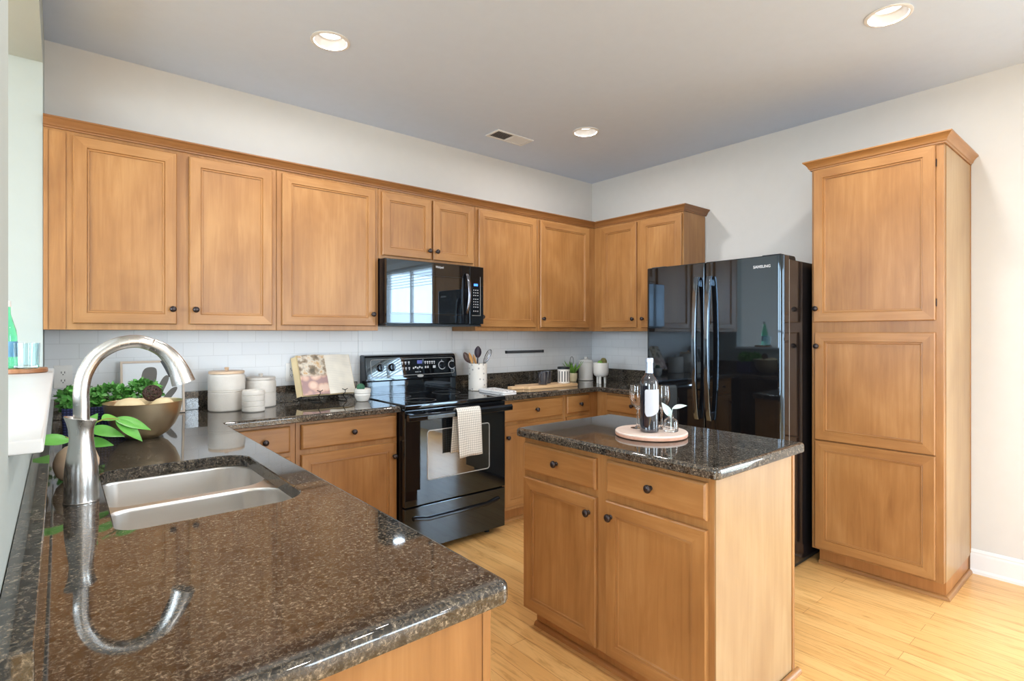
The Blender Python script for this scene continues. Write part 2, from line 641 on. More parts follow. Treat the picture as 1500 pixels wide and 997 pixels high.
def smooth_path(pts, sub=6):
    P = [Vector(p) for p in pts]
    P = [P[0] * 2 - P[1]] + P + [P[-1] * 2 - P[-2]]
    out = []
    for i in range(1, len(P) - 2):
        for k in range(sub):
            t = k / sub
            a, b, c, d = P[i - 1], P[i], P[i + 1], P[i + 2]
            out.append(0.5 * ((2 * b) + (c - a) * t + (2 * a - 5 * b + 4 * c - d) * t * t + (3 * b - a - 3 * c + d) * t ** 3))
    out.append(P[-2])
    return out


def fillet(poly, radii, n=6):
    """round the corners of a 2-D polygon (CCW)"""
    out = []
    m = len(poly)
    for i in range(m):
        p = Vector(poly[i])
        r = radii[i] if isinstance(radii, (list, tuple)) else radii
        if r <= 0:
            out.append(p)
            continue
        a = (Vector(poly[i - 1]) - p).normalized()
        b = (Vector(poly[(i + 1) % m]) - p).normalized()
        ang = a.angle(b)
        t = r / math.tan(ang / 2)
        c = p + (a + b).normalized() * (r / math.sin(ang / 2))
        p0, p1 = p + a * t, p + b * t
        a0 = math.atan2(*(p0 - c).yx)
        a1 = math.atan2(*(p1 - c).yx)
        da = (a1 - a0 + PI) % (2 * PI) - PI
        for k in range(n + 1):
            th = a0 + da * k / n
            out.append(c + Vector((math.cos(th), math.sin(th))) * r)
    return out


def offset(poly, d, closed=True):
    """inset (d > 0 moves inwards for CCW) with mitred corners"""
    out = []
    m = len(poly)
    for i in range(m):
        p = Vector(poly[i])
        if closed or 0 < i < m - 1:
            e0 = (p - Vector(poly[i - 1])).normalized()
            e1 = (Vector(poly[(i + 1) % m]) - p).normalized()
        elif i == 0:
            e0 = e1 = (Vector(poly[1]) - p).normalized()
        else:
            e0 = e1 = (p - Vector(poly[-2])).normalized()
        n0, n1 = Vector((-e0.y, e0.x)), Vector((-e1.y, e1.x))
        b = n0 + n1
        out.append(p + b * (d / max(0.2, b.dot(n0))))
    return out


def slab(mb, poly, z0, z1, prof, holes=()):
    """poly CCW; prof = [(inset, z)...] bottom to top; holes are CW-agnostic polygons cut straight through"""
    bm = mb.bm
    rs = [[bm.verts.new((p.x, p.y, z)) for p in offset(poly, i)] for i, z in prof]
    n = len(poly)
    for a, b in zip(rs, rs[1:]):
        for i in range(n):
            mb.face([a[i], a[(i + 1) % n], b[(i + 1) % n], b[i]])
    tops, bots = [rs[-1]], [rs[0]]
    for h in holes:
        hp = [(0.0, z0), (0.0, z1 - 0.003), (-0.003, z1)]
        hr = [[bm.verts.new((p.x, p.y, z)) for p in offset(h, i)] for i, z in hp]
        k = len(h)
        for a, b in zip(hr, hr[1:]):
            for i in range(k):
                mb.face([a[(i + 1) % k], a[i], b[i], b[(i + 1) % k]])
        tops.append(hr[-1])
        bots.append(hr[0])
    for loops in (tops, bots):
        es = []
        for lp in loops:
            for i in range(len(lp)):
                e = bm.edges.get((lp[i], lp[(i + 1) % len(lp)])) or bm.edges.new((lp[i], lp[(i + 1) % len(lp)]))
                es.append(e)
        r = bmesh.ops.triangle_fill(bm, use_beauty=True, use_dissolve=False, edges=es)
        for f in r['geom']:
            if isinstance(f, bmesh.types.BMFace):
                f[mb.g] = 1
    return mb


def text_mesh(name, body, size, mat, parent, loc, width=None, shear=0.0, bold=0.0):
    """lettering that faces local -y"""
    cu = bpy.data.curves.new(name, 'FONT')
    cu.body = body
    cu.size = size
    cu.extrude = 0.0003
    cu.offset = bold
    cu.shear = shear
    cu.align_x = 'CENTER'
    cu.align_y = 'CENTER'
    t = bpy.data.objects.new(name + '_curve', cu)
    C.objects.link(t)
    bpy.context.view_layer.update()
    me = bpy.data.meshes.new_from_object(t.evaluated_get(bpy.context.evaluated_depsgraph_get()))
    bpy.data.objects.remove(t, do_unlink=True)
    xs = [v.co.x for v in me.vertices]
    sx = width / (max(xs) - min(xs)) if width else 1
    for v in me.vertices:
        x, y, z = v.co
        v.co = (x * sx, -z, y)
    me.materials.clear()
    me.materials.append(M[mat])
    me.name = name
    o = bpy.data.objects.new(name, me)
    C.objects.link(o)
    o.parent = parent
    o.location = loc
    return o


# ------------------------------------------------------------------ the room
YB, XR, XL, CEIL = 3.522, 3.951, -0.058, 2.79
X0, Y0 = -3.0, -4.2           # far sides of the open room behind the camera

mb = MB()
mb.box(X0, XR, Y0, YB, -0.06, 0.0)
struct(mb.build('floor', 'oak', normals=True, uvw=lambda c: (c.y, c.x)))

LIGHTS = [(1.027, 2.629), (2.897, 2.64), (2.89, 0.79), (1.03, 0.79), (1.03, -1.3), (2.89, -1.3), (1.03, -3.2), (2.89, -3.2),
          (-1.6, 2.2), (-1.6, -0.4)]  # first three are in view; the rest are added out of view as fill
mb = MB()
circ = lambda x, y, r, n=28: [Vector((x + r * math.cos(2 * PI * k / n), y + r * math.sin(2 * PI * k / n))) for k in range(n)]
slab(mb, [Vector(p) for p in ((X0, Y0), (XR, Y0), (XR, YB), (X0, YB))], CEIL, CEIL + 0.012, [(0, CEIL), (0, CEIL + 0.012)],
     holes=[circ(x, y, 0.078) for x, y in LIGHTS])
struct(mb.build('ceiling', 'ceiling', smooth=False))

mb = MB()
mb.box(X0, XR + 0.12, YB, YB + 0.12, 0, CEIL)
struct(mb.build('wall_back', 'wall'))


def wall_with_hole(name, axis, pos, thick, a0, a1, h0, h1, z0, z1, mat='wall'):
    """wall normal to axis ('x' or 'y') with one opening [h0,h1]x[z0,z1]"""
    mb = MB()
    p0, p1 = sorted((pos, pos + thick))

    def b(u0, u1, zz0, zz1):
        if axis == 'x':
            mb.box(p0, p1, u0, u1, zz0, zz1)
        else:
            mb.box(u0, u1, p0, p1, zz0, zz1)
    b(a0, h0, 0, CEIL)
    b(h1, a1, 0, CEIL)
    b(h0, h1, z1, CEIL)
    if z0 > 0:
        b(h0, h1, 0, z0)
    return struct(mb.build(name, mat))


wall_with_hole('wall_right', 'x', XR, 0.14, Y0, YB, -1.75, -0.15, 0.25, 2.32)
wall_with_hole('wall_front', 'y', Y0, -0.14, X0, XR + 0.14, 1.7, 3.3, 0.35, 2.35)
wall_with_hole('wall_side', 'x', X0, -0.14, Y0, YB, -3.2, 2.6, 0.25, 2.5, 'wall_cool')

# left partition with the pass-through to the dining side
PT0, PT1, SILL, HEAD = 1.085, 3.215, 1.187, 2.56
XW = XL - 0.115
mb = MB()
mb.box(XW, XL, 0.35, PT0, 0, CEIL)
mb.box(XW, XL, PT1, YB, 0, CEIL)
mb.box(XW, XL, PT0, PT1, 0, SILL - 0.024)
mb.box(XW, XL, PT0, PT1, HEAD, CEIL)
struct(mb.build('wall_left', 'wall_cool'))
mb = MB()
mb.box(XW - 0.03, -0.0185, PT0 - 0.0, PT1, SILL - 0.022, SILL, bev=0.004)
o = struct(mb.build('trim_1', 'white'))
o['label'] = 'white sill board of the pass-through'


def window(n, axis, pos, out, h0, h1, z0, z1, cols, rows, blinds=0.0):
    """frame, muntins and pane in an opening; out = +1/-1 outward direction"""
    P = lambda u, d, z: (pos + out * d, u, z) if axis == 'x' else (u, pos + out * d, z)

    def bx(mb, u0, u1, d0, d1, zz0, zz1, **k):
        a, b = P(u0, d0, zz0), P(u1, d1, zz1)
        mb.box(*sorted((a[0], b[0])), *sorted((a[1], b[1])), *sorted((a[2], b[2])), **k)
    f = MB()
    t = 0.05
    for (u0, u1, zz0, zz1) in ((h0, h0 + t, z0, z1), (h1 - t, h1, z0, z1), (h0, h1, z0, z0 + t), (h0, h1, z1 - t, z1)):
        bx(f, u0, u1, 0.05, 0.11, zz0, zz1)
    for i in range(1, cols):
        u = h0 + (h1 - h0) * i / cols
        bx(f, u - 0.02, u + 0.02, 0.06, 0.1, z0, z1)
    for i in range(1, rows):
        z = z0 + (z1 - z0) * i / rows
        bx(f, h0, h1, 0.06, 0.1, z - 0.015, z + 0.015)
    c = 0.09
    for (u0, u1, zz0, zz1) in ((h0 - c, h0, z0 - c, z1 + c), (h1, h1 + c, z0 - c, z1 + c), (h0, h1, z1, z1 + c), (h0, h1, z0 - c, z0)):
        bx(f, u0, u1, -0.018, -0.0005, zz0, zz1, bev=0.004)
    root = struct(f.build('window_%d' % n, 'white'))
    g = MB()
    bx(g, h0 + 0.02, h1 - 0.02, 0.076, 0.082, z0 + 0.02, z1 - 0.02)
    g.build('pane', 'pane', root)
    if blinds:
        s = MB()
        z = z1 - 0.04
        while z > z1 - (z1 - z0) * blinds:
            bx(s, h0 + 0.01, h1 - 0.01, 0.0, 0.035, z, z + 0.003)
            z -= 0.042
        s.build('blind_slats', 'white', root)


window(1, 'x', XR, 1, -1.75, -0.15, 0.25, 2.32, 2, 2, blinds=0.16)
window(2, 'y', Y0, -1, 1.7, 3.3, 0.35, 2.35, 2, 2)  # unseen rear window, added and sized to light the room from behind
window(3, 'x', X0, -1, -3.2, 2.6, 0.25, 2.5, 4, 2)  # unseen dining window, enlarged for more light from the left


def baseboard(name, pts):
    """moulded baseboard along a plan polyline (room side is to the left of travel)"""
    prof = [(0.0, 0.0), (0.022, 0.0), (0.022, 0.014), (0.014, 0.026), (0.014, 0.10), (0.010, 0.112), (0.011, 0.12), (0.004, 0.132), (0.0, 0.134)]
    mb = MB()
    rs = [[(p.x, p.y, z) for p in offset([Vector(q) for q in pts], d, closed=False)] for d, z in prof]
    mb.rings(rs, closed=False, cap0=False, cap1=False)
    return struct(mb.build(name, 'white', normals=False, ang=25))


baseboard('baseboard_right', [(XR - 0.0005, -0.25), (XR - 0.0005, 0.683)])

# tile above the granite upstands
mb = MB()
mb.box(XL + 0.001, 1.566, YB - 0.008, YB - 0.0005, 1.018, 1.3605)
mb.box(1.568, 2.33, YB - 0.008, YB - 0.0005, 0.95, 1.39)
mb.box(2.332, XR - 0.0005, YB - 0.008, YB - 0.0005, 1.018, 1.3605)
struct(mb.build('trim_2', 'tile', rnd=False, uvw=lambda c: (c.x, c.z)))
mb = MB()
mb.box(XR - 0.008, XR - 0.0005, 2.26, YB - 0.009, 1.018, 1.3605)
struct(mb.build('trim_3', 'tile', rnd=False, uvw=lambda c: (c.y, c.z)))


# ------------------------------------------------------------------ cabinets
def add_front(root, kind, x0, x1, z0, z1, knob=None, mat='maple'):
    wd, ht = x1 - x0, z1 - z0
    mb = MB()
    if kind == 'door':
        R = [(0, -0.001), (0, -0.015), (0.004, -0.02), (0.050, -0.02), (0.0515, -0.0145), (0.055, -0.0158), (0.0595, -0.0158), (0.0615, -0.0105), (0.065, -0.0095)]
    else:
        R = [(0, -0.001), (0, -0.012), (0.003, -0.0165), (0.009, -0.02)]
    rs = [[mb.bm.verts.new(p) for p in ((i, y, i), (wd - i, y, i), (wd - i, y, ht - i), (i, y, ht - i))] for i, y in R]
    for a, b in zip(rs, rs[1:]):
        for i in range(4):
            j = (i + 1) % 4
            g = 0 if (kind != 'door' or i in (0, 2)) else 2
            mb.face([a[i], a[j], b[j], b[i]], g)
    mb.face(rs[-1], 0 if kind != 'door' else 2)
    mb.face(list(reversed(rs[0])), 2)
    d = mb.build('drawer_front' if kind == 'drawer' else 'door', mat, root, loc=(x0, 0, z0), ang=20)
    if knob:
        k = MB()
        k.lathe([(0.009, 0.0), (0.009, -0.002), (0.0055, -0.004), (0.005, -0.012), (0.012, -0.0155), (0.0155, -0.020), (0.0150, -0.024),
                 (0.010, -0.0285), (0.003, -0.030)], n=20, axis='y')
        k.build('knob', 'bronze', d, ang=91, loc=(knob[0] - x0, -0.0201, knob[1] - z0))
    return d


def cabinet(name, label, cat, loc, rz, wd, dp, z0, z1, fronts, group=None, toe=False, base=None, end_mat=None, carcass=True):
    """front of the face frame is local y = 0, fronts stand 2 cm proud"""
    base = z0 if base is None else base
    root = thing(name, label, cat, (loc[0], loc[1], base), rz, group)
    if carcass:
        mb = MB()
        mb.box(0.0005, wd - 0.0005, 0, dp, z0 - base, z1 - base, bev=0.0015, seg=1)
        mb.build('carcass', 'maple', root)
    for f in fronts:
        kind, a, b, c, d = f[:5]
        kn = f[5] if len(f) > 5 else None
        add_front(root, kind, a, b, c - base, d - base, (kn[0], kn[1] - base) if kn else None)
    if toe:
        mb = MB()
        mb.box(0.001, wd - 0.001, 0.065, dp, 0.0, z0 - base - 0.0005)
        mb.build('toe_kick', 'toe_wood', root)
        mb = MB()
        q = [(0.047, 0.0), (0.047, 0.006), (0.052, 0.014), (0.059, 0.018), (0.0645, 0.019), (0.0645, 0.0)]
        mb.rings([[(x, y, z) for y, z in q] for x in (0.001, wd - 0.001)], g=0)
        mb.build('shoe_moulding', 'maple', root, ang=50)
    return root


WZ0, WZ1, DZ0, DZ1 = 1.362, 2.275, 1.391, 2.256
YF = 3.212
DW = YB - YF - 0.0095
G = 'wall cabinets along the kitchen walls'
o = -0.057
r = cabinet('wall_cabinet', 'two-door maple wall cabinet at the far left above the faucet and boxwood planter', 'cabinet', (o, YF), 0, 0.943 - o, DW, WZ0, WZ1,
            [('door', 0.047 - o, 0.456 - o, DZ0, DZ1, (0.437 - o, 1.467)), ('door', 0.512 - o, 0.917 - o, DZ0, DZ1, (0.538 - o, 1.467))], G)
mb = MB()
mb.box(0.002, 0.016, -0.008, -0.0005, 0.001, 0.9)
mb.box(0.0165, 0.078, -0.004, -0.0005, 0.001, 0.9)
mb.build('filler_strip', 'maple', r)
o = 0.944
cabinet('wall_cabinet', 'single-door maple wall cabinet directly left of the microwave, knob at its lower right', 'cabinet', (o, YF), 0, 1.566 - o, DW, WZ0, WZ1,
        [('door', 0.971 - o, 1.541 - o, DZ0, DZ1, (1.519 - o, 1.465))], G)
o = 1.567
cabinet('wall_cabinet', 'short two-door maple wall cabinet above the black microwave', 'cabinet', (o, YF), 0, 2.331 - o, DW, 1.825, WZ1,
        [('door', 1.589 - o, 1.953 - o, 1.848, DZ1, (1.932 - o, 1.905)), ('door', 1.969 - o, 2.304 - o, 1.848, DZ1, (1.992 - o, 1.905))], G)
o = 2.332
cabinet('wall_cabinet', 'single-door maple wall cabinet directly right of the microwave, above the utensil crock', 'cabinet', (o, YF), 0, 2.949 - o, DW, WZ0, WZ1,
        [('door', 2.355 - o, 2.93 - o, DZ0, DZ1, (2.378 - o, 1.465))], G)
o = 2.95
cabinet('wall_cabinet', 'single-door maple corner wall cabinet above the dark metal strip and striped jar', 'cabinet', (o, YF), 0, XR - 0.0095 - o, DW, WZ0, WZ1,
        [('door', 2.971 - o, 3.553 - o, DZ0, DZ1, (2.993 - o, 1.462))], G)
XF = 3.637
o = YF - 0.001
cabinet('wall_cabinet', 'two-door maple wall cabinet on the right wall beside and partly behind the refrigerator', 'cabinet', (XF, o), -PI / 2, o - 2.318, XR - XF - 0.0095,
        WZ0, WZ1, [('door', o - 3.118, o - 2.746, DZ0, DZ1, (o - 2.775, 1.462)), ('door', o - 2.70, o - 2.328, DZ0, DZ1, (o - 2.676, 1.462))], G)


def sweep(mb, pts, prof, g=0):
    """prof (out, z); out is to the right of travel"""
    P = [Vector(p) for p in pts]
    rs = [[(p.x, p.y, z) for p in offset(P, -d, closed=False)] for d, z in prof]
    V = [[mb.bm.verts.new(p) for p in r] for r in rs]
    n = len(P)
    for a, b in zip(V, V[1:] + V[:1]):
        for i in range(n - 1):
            e = P[i + 1] - P[i]
            mb.face([a[i], a[i + 1], b[i + 1], b[i]], 0 if abs(e.x) > abs(e.y) else 1)
    for i in (0, -1):
        mb.face([r[i] for r in V], g)
    return mb


CROWN = [(0.001, -0.048), (0.008, -0.048), (0.009, -0.041), (0.014, -0.038), (0.017, -0.028), (0.026, -0.016), (0.034, -0.009), (0.037, -0.006),
         (0.037, 0.0), (0.001, 0.0)]
mb = MB()
sweep(mb, [(XL + 0.001, YF), (XF, YF), (XF, 2.318), (XR - 0.002, 2.318)], [(d, 2.322 + z) for d, z in CROWN])
mb.box(XL + 0.002, XF, YF + 0.0015, YF + 0.06, WZ1 + 0.0005, 2.30)
tag(mb.build('crown_moulding', 'crown_wood', ang=25), 'long stained crown moulding running along the tops of the wall cabinets around the corner', 'moulding')

# base cabinets, back wall
BF = 2.935
BD = YB - BF - 0.002
B0, B1 = 0.10, 0.8755
G = 'base cabinets along the kitchen walls'
o = 0.59
cabinet('base_cabinet', 'maple base cabinet at the inner counter corner, mostly hidden by the sink counter', 'cabinet', (o, BF), 0, 0.957 - o, BD, B0, B1,
        [('drawer', 0.625 - o, 0.927 - o, 0.722, 0.858, (0.80 - o, 0.79)), ('door', 0.625 - o, 0.927 - o, 0.125, 0.698, (0.66 - o, 0.62))], G, toe=True, base=0)
o = 0.958
cabinet('base_cabinet', 'maple base cabinet with one drawer and one door directly left of the black range', 'cabinet', (o, BF), 0, 1.553 - o, BD, B0, B1,
        [('drawer', 0.984 - o, 1.543 - o, 0.725, 0.858, (1.272 - o, 0.792)), ('door', 0.984 - o, 1.543 - o, 0.125, 0.698, (1.522 - o, 0.617))], G, toe=True, base=0)
o = 2.334
cabinet('base_cabinet', 'maple base cabinet with wide drawer directly right of the range, below the cutting board', 'cabinet', (o, BF), 0, 2.970 - o, BD, B0, B1,
        [('drawer', 2.372 - o, 2.945 - o, 0.722, 0.860, (2.67 - o, 0.79)), ('door', 2.372 - o, 2.945 - o, 0.125, 0.698, (2.395 - o, 0.617))], G, toe=True, base=0)
o = 2.971
XBF = 3.355
cabinet('base_cabinet', 'narrow maple base cabinet with a small drawer next to the inside corner', 'cabinet', (o, BF), 0, XR - 0.002 - o, BD, B0, B1,
        [('drawer', 2.992 - o, 3.248 - o, 0.726, 0.860, (3.135 - o, 0.792)), ('door', 2.992 - o, 3.248 - o, 0.125, 0.700, (3.012 - o, 0.617))], G, toe=True, base=0)
o = BF - 0.001
cabinet('base_cabinet', 'maple base cabinet on the right wall between the inside corner and the refrigerator', 'cabinet', (XBF, o), -PI / 2, o - 2.262, XR - XBF - 0.002, B0, B1,
        [('drawer', o - 2.822, o - 2.30, 0.728, 0.860, (o - 2.565, 0.792)), ('door', o - 2.822, o - 2.30, 0.125, 0.702, (o - 2.33, 0.617))], G, toe=True, base=0)

# peninsula cabinets (fronts face +x)
PX = 0.566
o = 0.775
cabinet('base_cabinet', 'maple sink cabinet under the near counter, its plain end panel facing the camera', 'cabinet', (PX, o), PI / 2, 2.235 - o, PX - XL - 0.002, B0, 0.66,
        [('door', 0.03, 0.56, 0.125, 0.64, (0.53, 0.60)), ('door', 0.60, 1.0, 0.125, 0.64, (0.97, 0.60)), ('door', 1.03, 1.43, 0.125, 0.64, (1.06, 0.60))], G, toe=True, base=0)
pen = bpy.data.objects[[x.name for x in bpy.data.objects if x.get('label', '').startswith('maple sink cabinet')][0]]
mb = MB()
mb.box(0.0005, 2.234 - o, -0.0, 0.018, 0.6605, B1)
mb.box(0.0005, 0.016, 0.0185, PX - XL - 0.002, 0.6605, B1)
mb.box(2.217 - o, 2.234 - o, 0.0185, PX - XL - 0.002, 0.6605, B1)
mb.build('apron_frame', 'maple', pen)
mb = MB()
mb.box(-0.016, -0.0005, 0.0, PX - XL - 0.003, 0.0, B1)
mb.build('end_panel', 'maple', pen)
mb = MB()
mb.box(-0.018, -0.0005, -0.0185, -0.0008, 0.0, B1, bev=0.001, seg=1)
mb.build('corner_stile', 'maple', pen)

dw = thing('dishwasher', 'black built-in dishwasher under the counter beyond the sink', 'dishwasher', (PX, 2.237, 0), PI / 2)
mb = MB()
mb.box(0.001, 0.60, 0.005, 0.56, 0.02, 0.872)
mb.build('tub', 'black_matte', dw)
mb = MB()
mb.box(0.004, 0.597, -0.022, 0.004, 0.11, 0.74, bev=0.004)
mb.build('door', 'black', dw)
mb = MB()
mb.box(0.004, 0.597, -0.026, 0.004, 0.744, 0.868, bev=0.004)
mb.build('control_panel', 'black', dw)

# ------------------------------------------------------------------ countertops and upstands
CT0, CT1 = 0.8765, 0.914
EDGE = [(0.005, CT0), (0.0015, CT0 + 0.002), (0.0, CT0 + 0.006), (0.0, CT1 - 0.013), (0.0012, CT1 - 0.008), (0.0045, CT1 - 0.0036), (0.009, CT1 - 0.001), (0.0135, CT1)]
SX0, SX1, SY0, SY1 = 0.094, 0.508, 1.447, 2.118
hole = fillet([(SX0, SY0), (SX1, SY0), (SX1, SY1), (SX0, SY1)], [0.05, 0.085, 0.085, 0.05], 8)
L = fillet([(XL + 0.0015, 0.7245), (0.609, 0.7245), (0.609, 2.89), (1.5545, 2.89), (1.5545, YB - 0.001), (XL + 0.0015, YB - 0.001)],
           [0, 0.024, 0.006, 0, 0, 0])
mb = MB()
slab(mb, L, CT0, CT1, EDGE, [hole])
tag(mb.build('countertop', 'granite'), 'speckled dark granite countertop with the sink cut-out, running to the left of the range', 'countertop', 'granite countertops')
R_ = fillet([(2.3275, 2.89), (3.31, 2.89), (3.31, 2.258), (XR - 0.001, 2.258), (XR - 0.001, YB - 0.001), (2.3275, YB - 0.001)], [0, 0.006, 0, 0, 0, 0])
mb = MB()
slab(mb, R_, CT0, CT1, EDGE)
tag(mb.build('countertop', 'granite'), 'speckled dark granite corner countertop between the range and the refrigerator', 'countertop', 'granite countertops')

mb = MB()
mb.box(XL + 0.001, 1.5545, YB - 0.021, YB - 0.0008, CT1 + 0.0005, 1.017, bev=0.002)
tag(mb.build('granite_upstand', 'granite'), 'low granite upstand along the back wall left of the range', 'backsplash', 'granite upstands')
mb = MB()
mb.box(XL + 0.001, XL + 0.038, 0.752, YB - 0.022, CT1 + 0.0005, 1.017, bev=0.002)
tag(mb.build('granite_upstand', 'granite'), 'low granite upstand along the left wall under the pass-through sill', 'backsplash', 'granite upstands')
mb = MB()
mb.box(2.3305, XR - 0.001, YB - 0.021, YB - 0.0008, CT1 + 0.0005, 1.017, bev=0.002)
tag(mb.build('granite_upstand', 'granite'), 'low granite upstand along the back wall right of the range', 'backsplash', 'granite upstands')
mb = MB()
mb.box(XR - 0.021, XR - 0.0008, 2.262, YB - 0.0215, CT1 + 0.0005, 1.017, bev=0.002)
tag(mb.build('granite_upstand', 'granite'), 'low granite upstand on the right wall beside the refrigerator', 'backsplash', 'granite upstands')

# ------------------------------------------------------------------ sink and faucet
sink = thing('sink', 'double-bowl stainless steel undermount sink in the near counter', 'sink', (0, 0, 0.68))
mb = MB()
ZF = CT0 - 0.001 - 0.68
bowls = [(1.432, 1.772), (1.800, 2.132)]
outer = fillet([(SX0 - 0.027, SY0 - 0.027), (SX1 + 0.027, SY0 - 0.027), (SX1 + 0.027, SY1 + 0.027), (SX0 - 0.027, SY1 + 0.027)], 0.06, 6)
tops = []
ov = [mb.bm.verts.new((p.x, p.y, ZF)) for p in outer]
tops.append(ov)
drains = []
for y0, y1 in bowls:
    pl = fillet([(SX0 - 0.010, y0), (SX1 + 0.010, y0), (SX1 + 0.010, y1), (SX0 - 0.010, y1)], [0.06, 0.10, 0.10, 0.06], 8)
    prof = [(0, ZF), (0.0015, ZF - 0.003), (0.004, ZF - 0.010), (0.012, 0.05), (0.017, 0.032), (0.027, 0.018), (0.040, 0.011), (0.052, 0.009)]
    rs = [[mb.bm.verts.new((p.x, p.y, z)) for p in offset(pl, i)] for i, z in prof]
    n = len(pl)
    for a, b in zip(rs, rs[1:]):
        for i in range(n):
            mb.face([a[i], a[(i + 1) % n], b[(i + 1) % n], b[i]])
    mb.face(rs[-1])
    tops.append(rs[0])
    drains.append(((SX0 + SX1) / 2, (y0 + y1) / 2))
es = []
for lp in tops:
    for i in range(len(lp)):
        a, b = lp[i], lp[(i + 1) % len(lp)]
        es.append(mb.bm.edges.get((a, b)) or mb.bm.edges.new((a, b)))
bmesh.ops.triangle_fill(mb.bm, use_beauty=True, use_dissolve=False, edges=es)
for f in mb.bm.faces:
    f.normal_update()
sb = mb.build('basin', 'sink_steel', sink)
for x, y in drains:
    mb = MB()
    mb.lathe([(0.002, 0.011), (0.03, 0.0115), (0.042, 0.0125), (0.045, 0.0105)], (x, y, 0), n=28)
    mb.build('drain', 'drain', sink)

fa = thing('faucet', 'brushed steel gooseneck kitchen faucet standing behind the sink', 'faucet', (0.043, 1.775, CT1))
mb = MB()
mb.lathe([(0.0375, 0.0), (0.0378, 0.003), (0.0365, 0.005), (0.0362, 0.03), (0.0362, 0.06), (0.0345, 0.09), (0.0305, 0.12), (0.027, 0.145), (0.0255, 0.165),
          (0.026, 0.185), (0.0285, 0.2), (0.0325, 0.213), (0.0315, 0.2145), (0.026, 0.208), (0.0185, 0.205)], n=40)
for v in mb.bm.verts:
    if v.co.z > 0.17:
        k = (v.co.z - 0.17) / 0.045
        v.co.z -= v.co.x * 0.22 * k
        if v.co.x < 0:
            v.co.x *= 1 + 0.12 * k
mb.build('body', 'steel', fa)
mb = MB()
pts = [(0.0, 0, 0.200), (0.0, 0, 0.245), (0.0, 0, 0.285), (0.008, 0, 0.330), (0.032, 0, 0.374), (0.072, 0, 0.402), (0.116, 0, 0.410), (0.150, 0, 0.401)]
mb.tube(smooth_path(pts, 7), 0.0172, n=24)
mb.build('gooseneck', 'steel', fa)
mb = MB()
pts = [(0.1505, 0, 0.4008), (0.178, 0, 0.384), (0.200, 0, 0.357), (0.216, 0, 0.325), (0.227, 0, 0.292)]
sp = smooth_path(pts, 6)
rr = [0.0175 + 0.0125 * (i / (len(sp) - 1)) ** 1.2 for i in range(len(sp))]
mb.tube(sp, rr, n=28)
hd = mb.build('spray_head', 'steel', fa)
mb = MB()
mb.tube([(0.176, 0, 0.357), (0.188, 0, 0.336), (0.197, 0, 0.312)], [0.006, 0.0075, 0.006], n=12)
mb.build('spray_button', 'rubber', hd)

# ------------------------------------------------------------------ microwave
mw = thing('microwave', 'black over-the-range microwave under the short wall cabinet', 'microwave', (1.569, 3.10, 1.394))
W_ = 0.757
mb = MB()
mb.box(0.002, W_ - 0.002, 0.03, YB - 3.10 - 0.009, 0.012, 0.4275, bev=0.003)
mb.build('body', 'black_enamel', mw)
mb = MB()
mb.box(0.006, W_ - 0.006, 0.02, YB - 3.10 - 0.02, 0.0, 0.0115)
mb.build('base_plate', 'black_matte', mw)
mb = MB()
mb.box(0.0, 0.632, 0.0, 0.0295, 0.016, 0.421, bev=0.003)
dr = mb.build('door', 'black', mw)
mb = MB()
pl = fillet([(0.028, 0.075), (0.585, 0.075), (0.585, 0.335), (0.028, 0.335)], 0.012, 5)
mb.rings([[(p.x, y, p.y) for p in offset(pl, i)] for i, y in ((0, -0.0002), (0.0015, -0.0012), (0.006, -0.0012), (0.008, -0.0004))])
mb.build('door_window', 'black_glass', dr, smooth=False)
text_mesh('logo_lettering', 'Whirlpool', 0.022, 'marks', dr, (0.39, -0.0004, 0.394), width=0.062)
mb = MB()
pts = [(0.605, -0.001, 0.365), (0.605, -0.020, 0.352), (0.608, -0.034, 0.30), (0.610, -0.040, 0.225), (0.608, -0.034, 0.15), (0.605, -0.020, 0.098), (0.605, -0.001, 0.085)]
mb.tube(smooth_path(pts, 5), 0.0125, n=14, up=(0, 1, 0), flat=0.6)
mb.build('handle', 'dark_chrome', dr)
mb = MB()
mb.box(0.636, W_, 0.0, 0.0295, 0.016, 0.421, bev=0.003)
cp = mb.build('control_panel', 'black', mw)
mb = MB()
mb.box(0.672, 0.706, -0.0008, -0.0001, 0.284, 0.300)
mb.build('display', 'display_blue', cp)
for rr_ in range(8):
    for cc_ in range(3):
        x, z = 0.672 + cc_ * 0.017, 0.255 - rr_ * 0.0185 - (0.008 if rr_ > 2 else 0) - (0.01 if rr_ > 6 else 0)
        mb = MB()
        mb.box(x - 0.0032, x + 0.0032, -0.0006, -0.0001, z - 0.0032, z + 0.0032)
        mb.build('touch_key', 'marks', cp)
mb = MB()
mb.box(0.727, 0.7295, -0.0008, -0.0001, 0.075, 0.35)
mb.box(0.655, 0.7265, -0.0008, -0.0001, 0.075, 0.0768)
mb.build('edge_line', 'grey_line', cp)

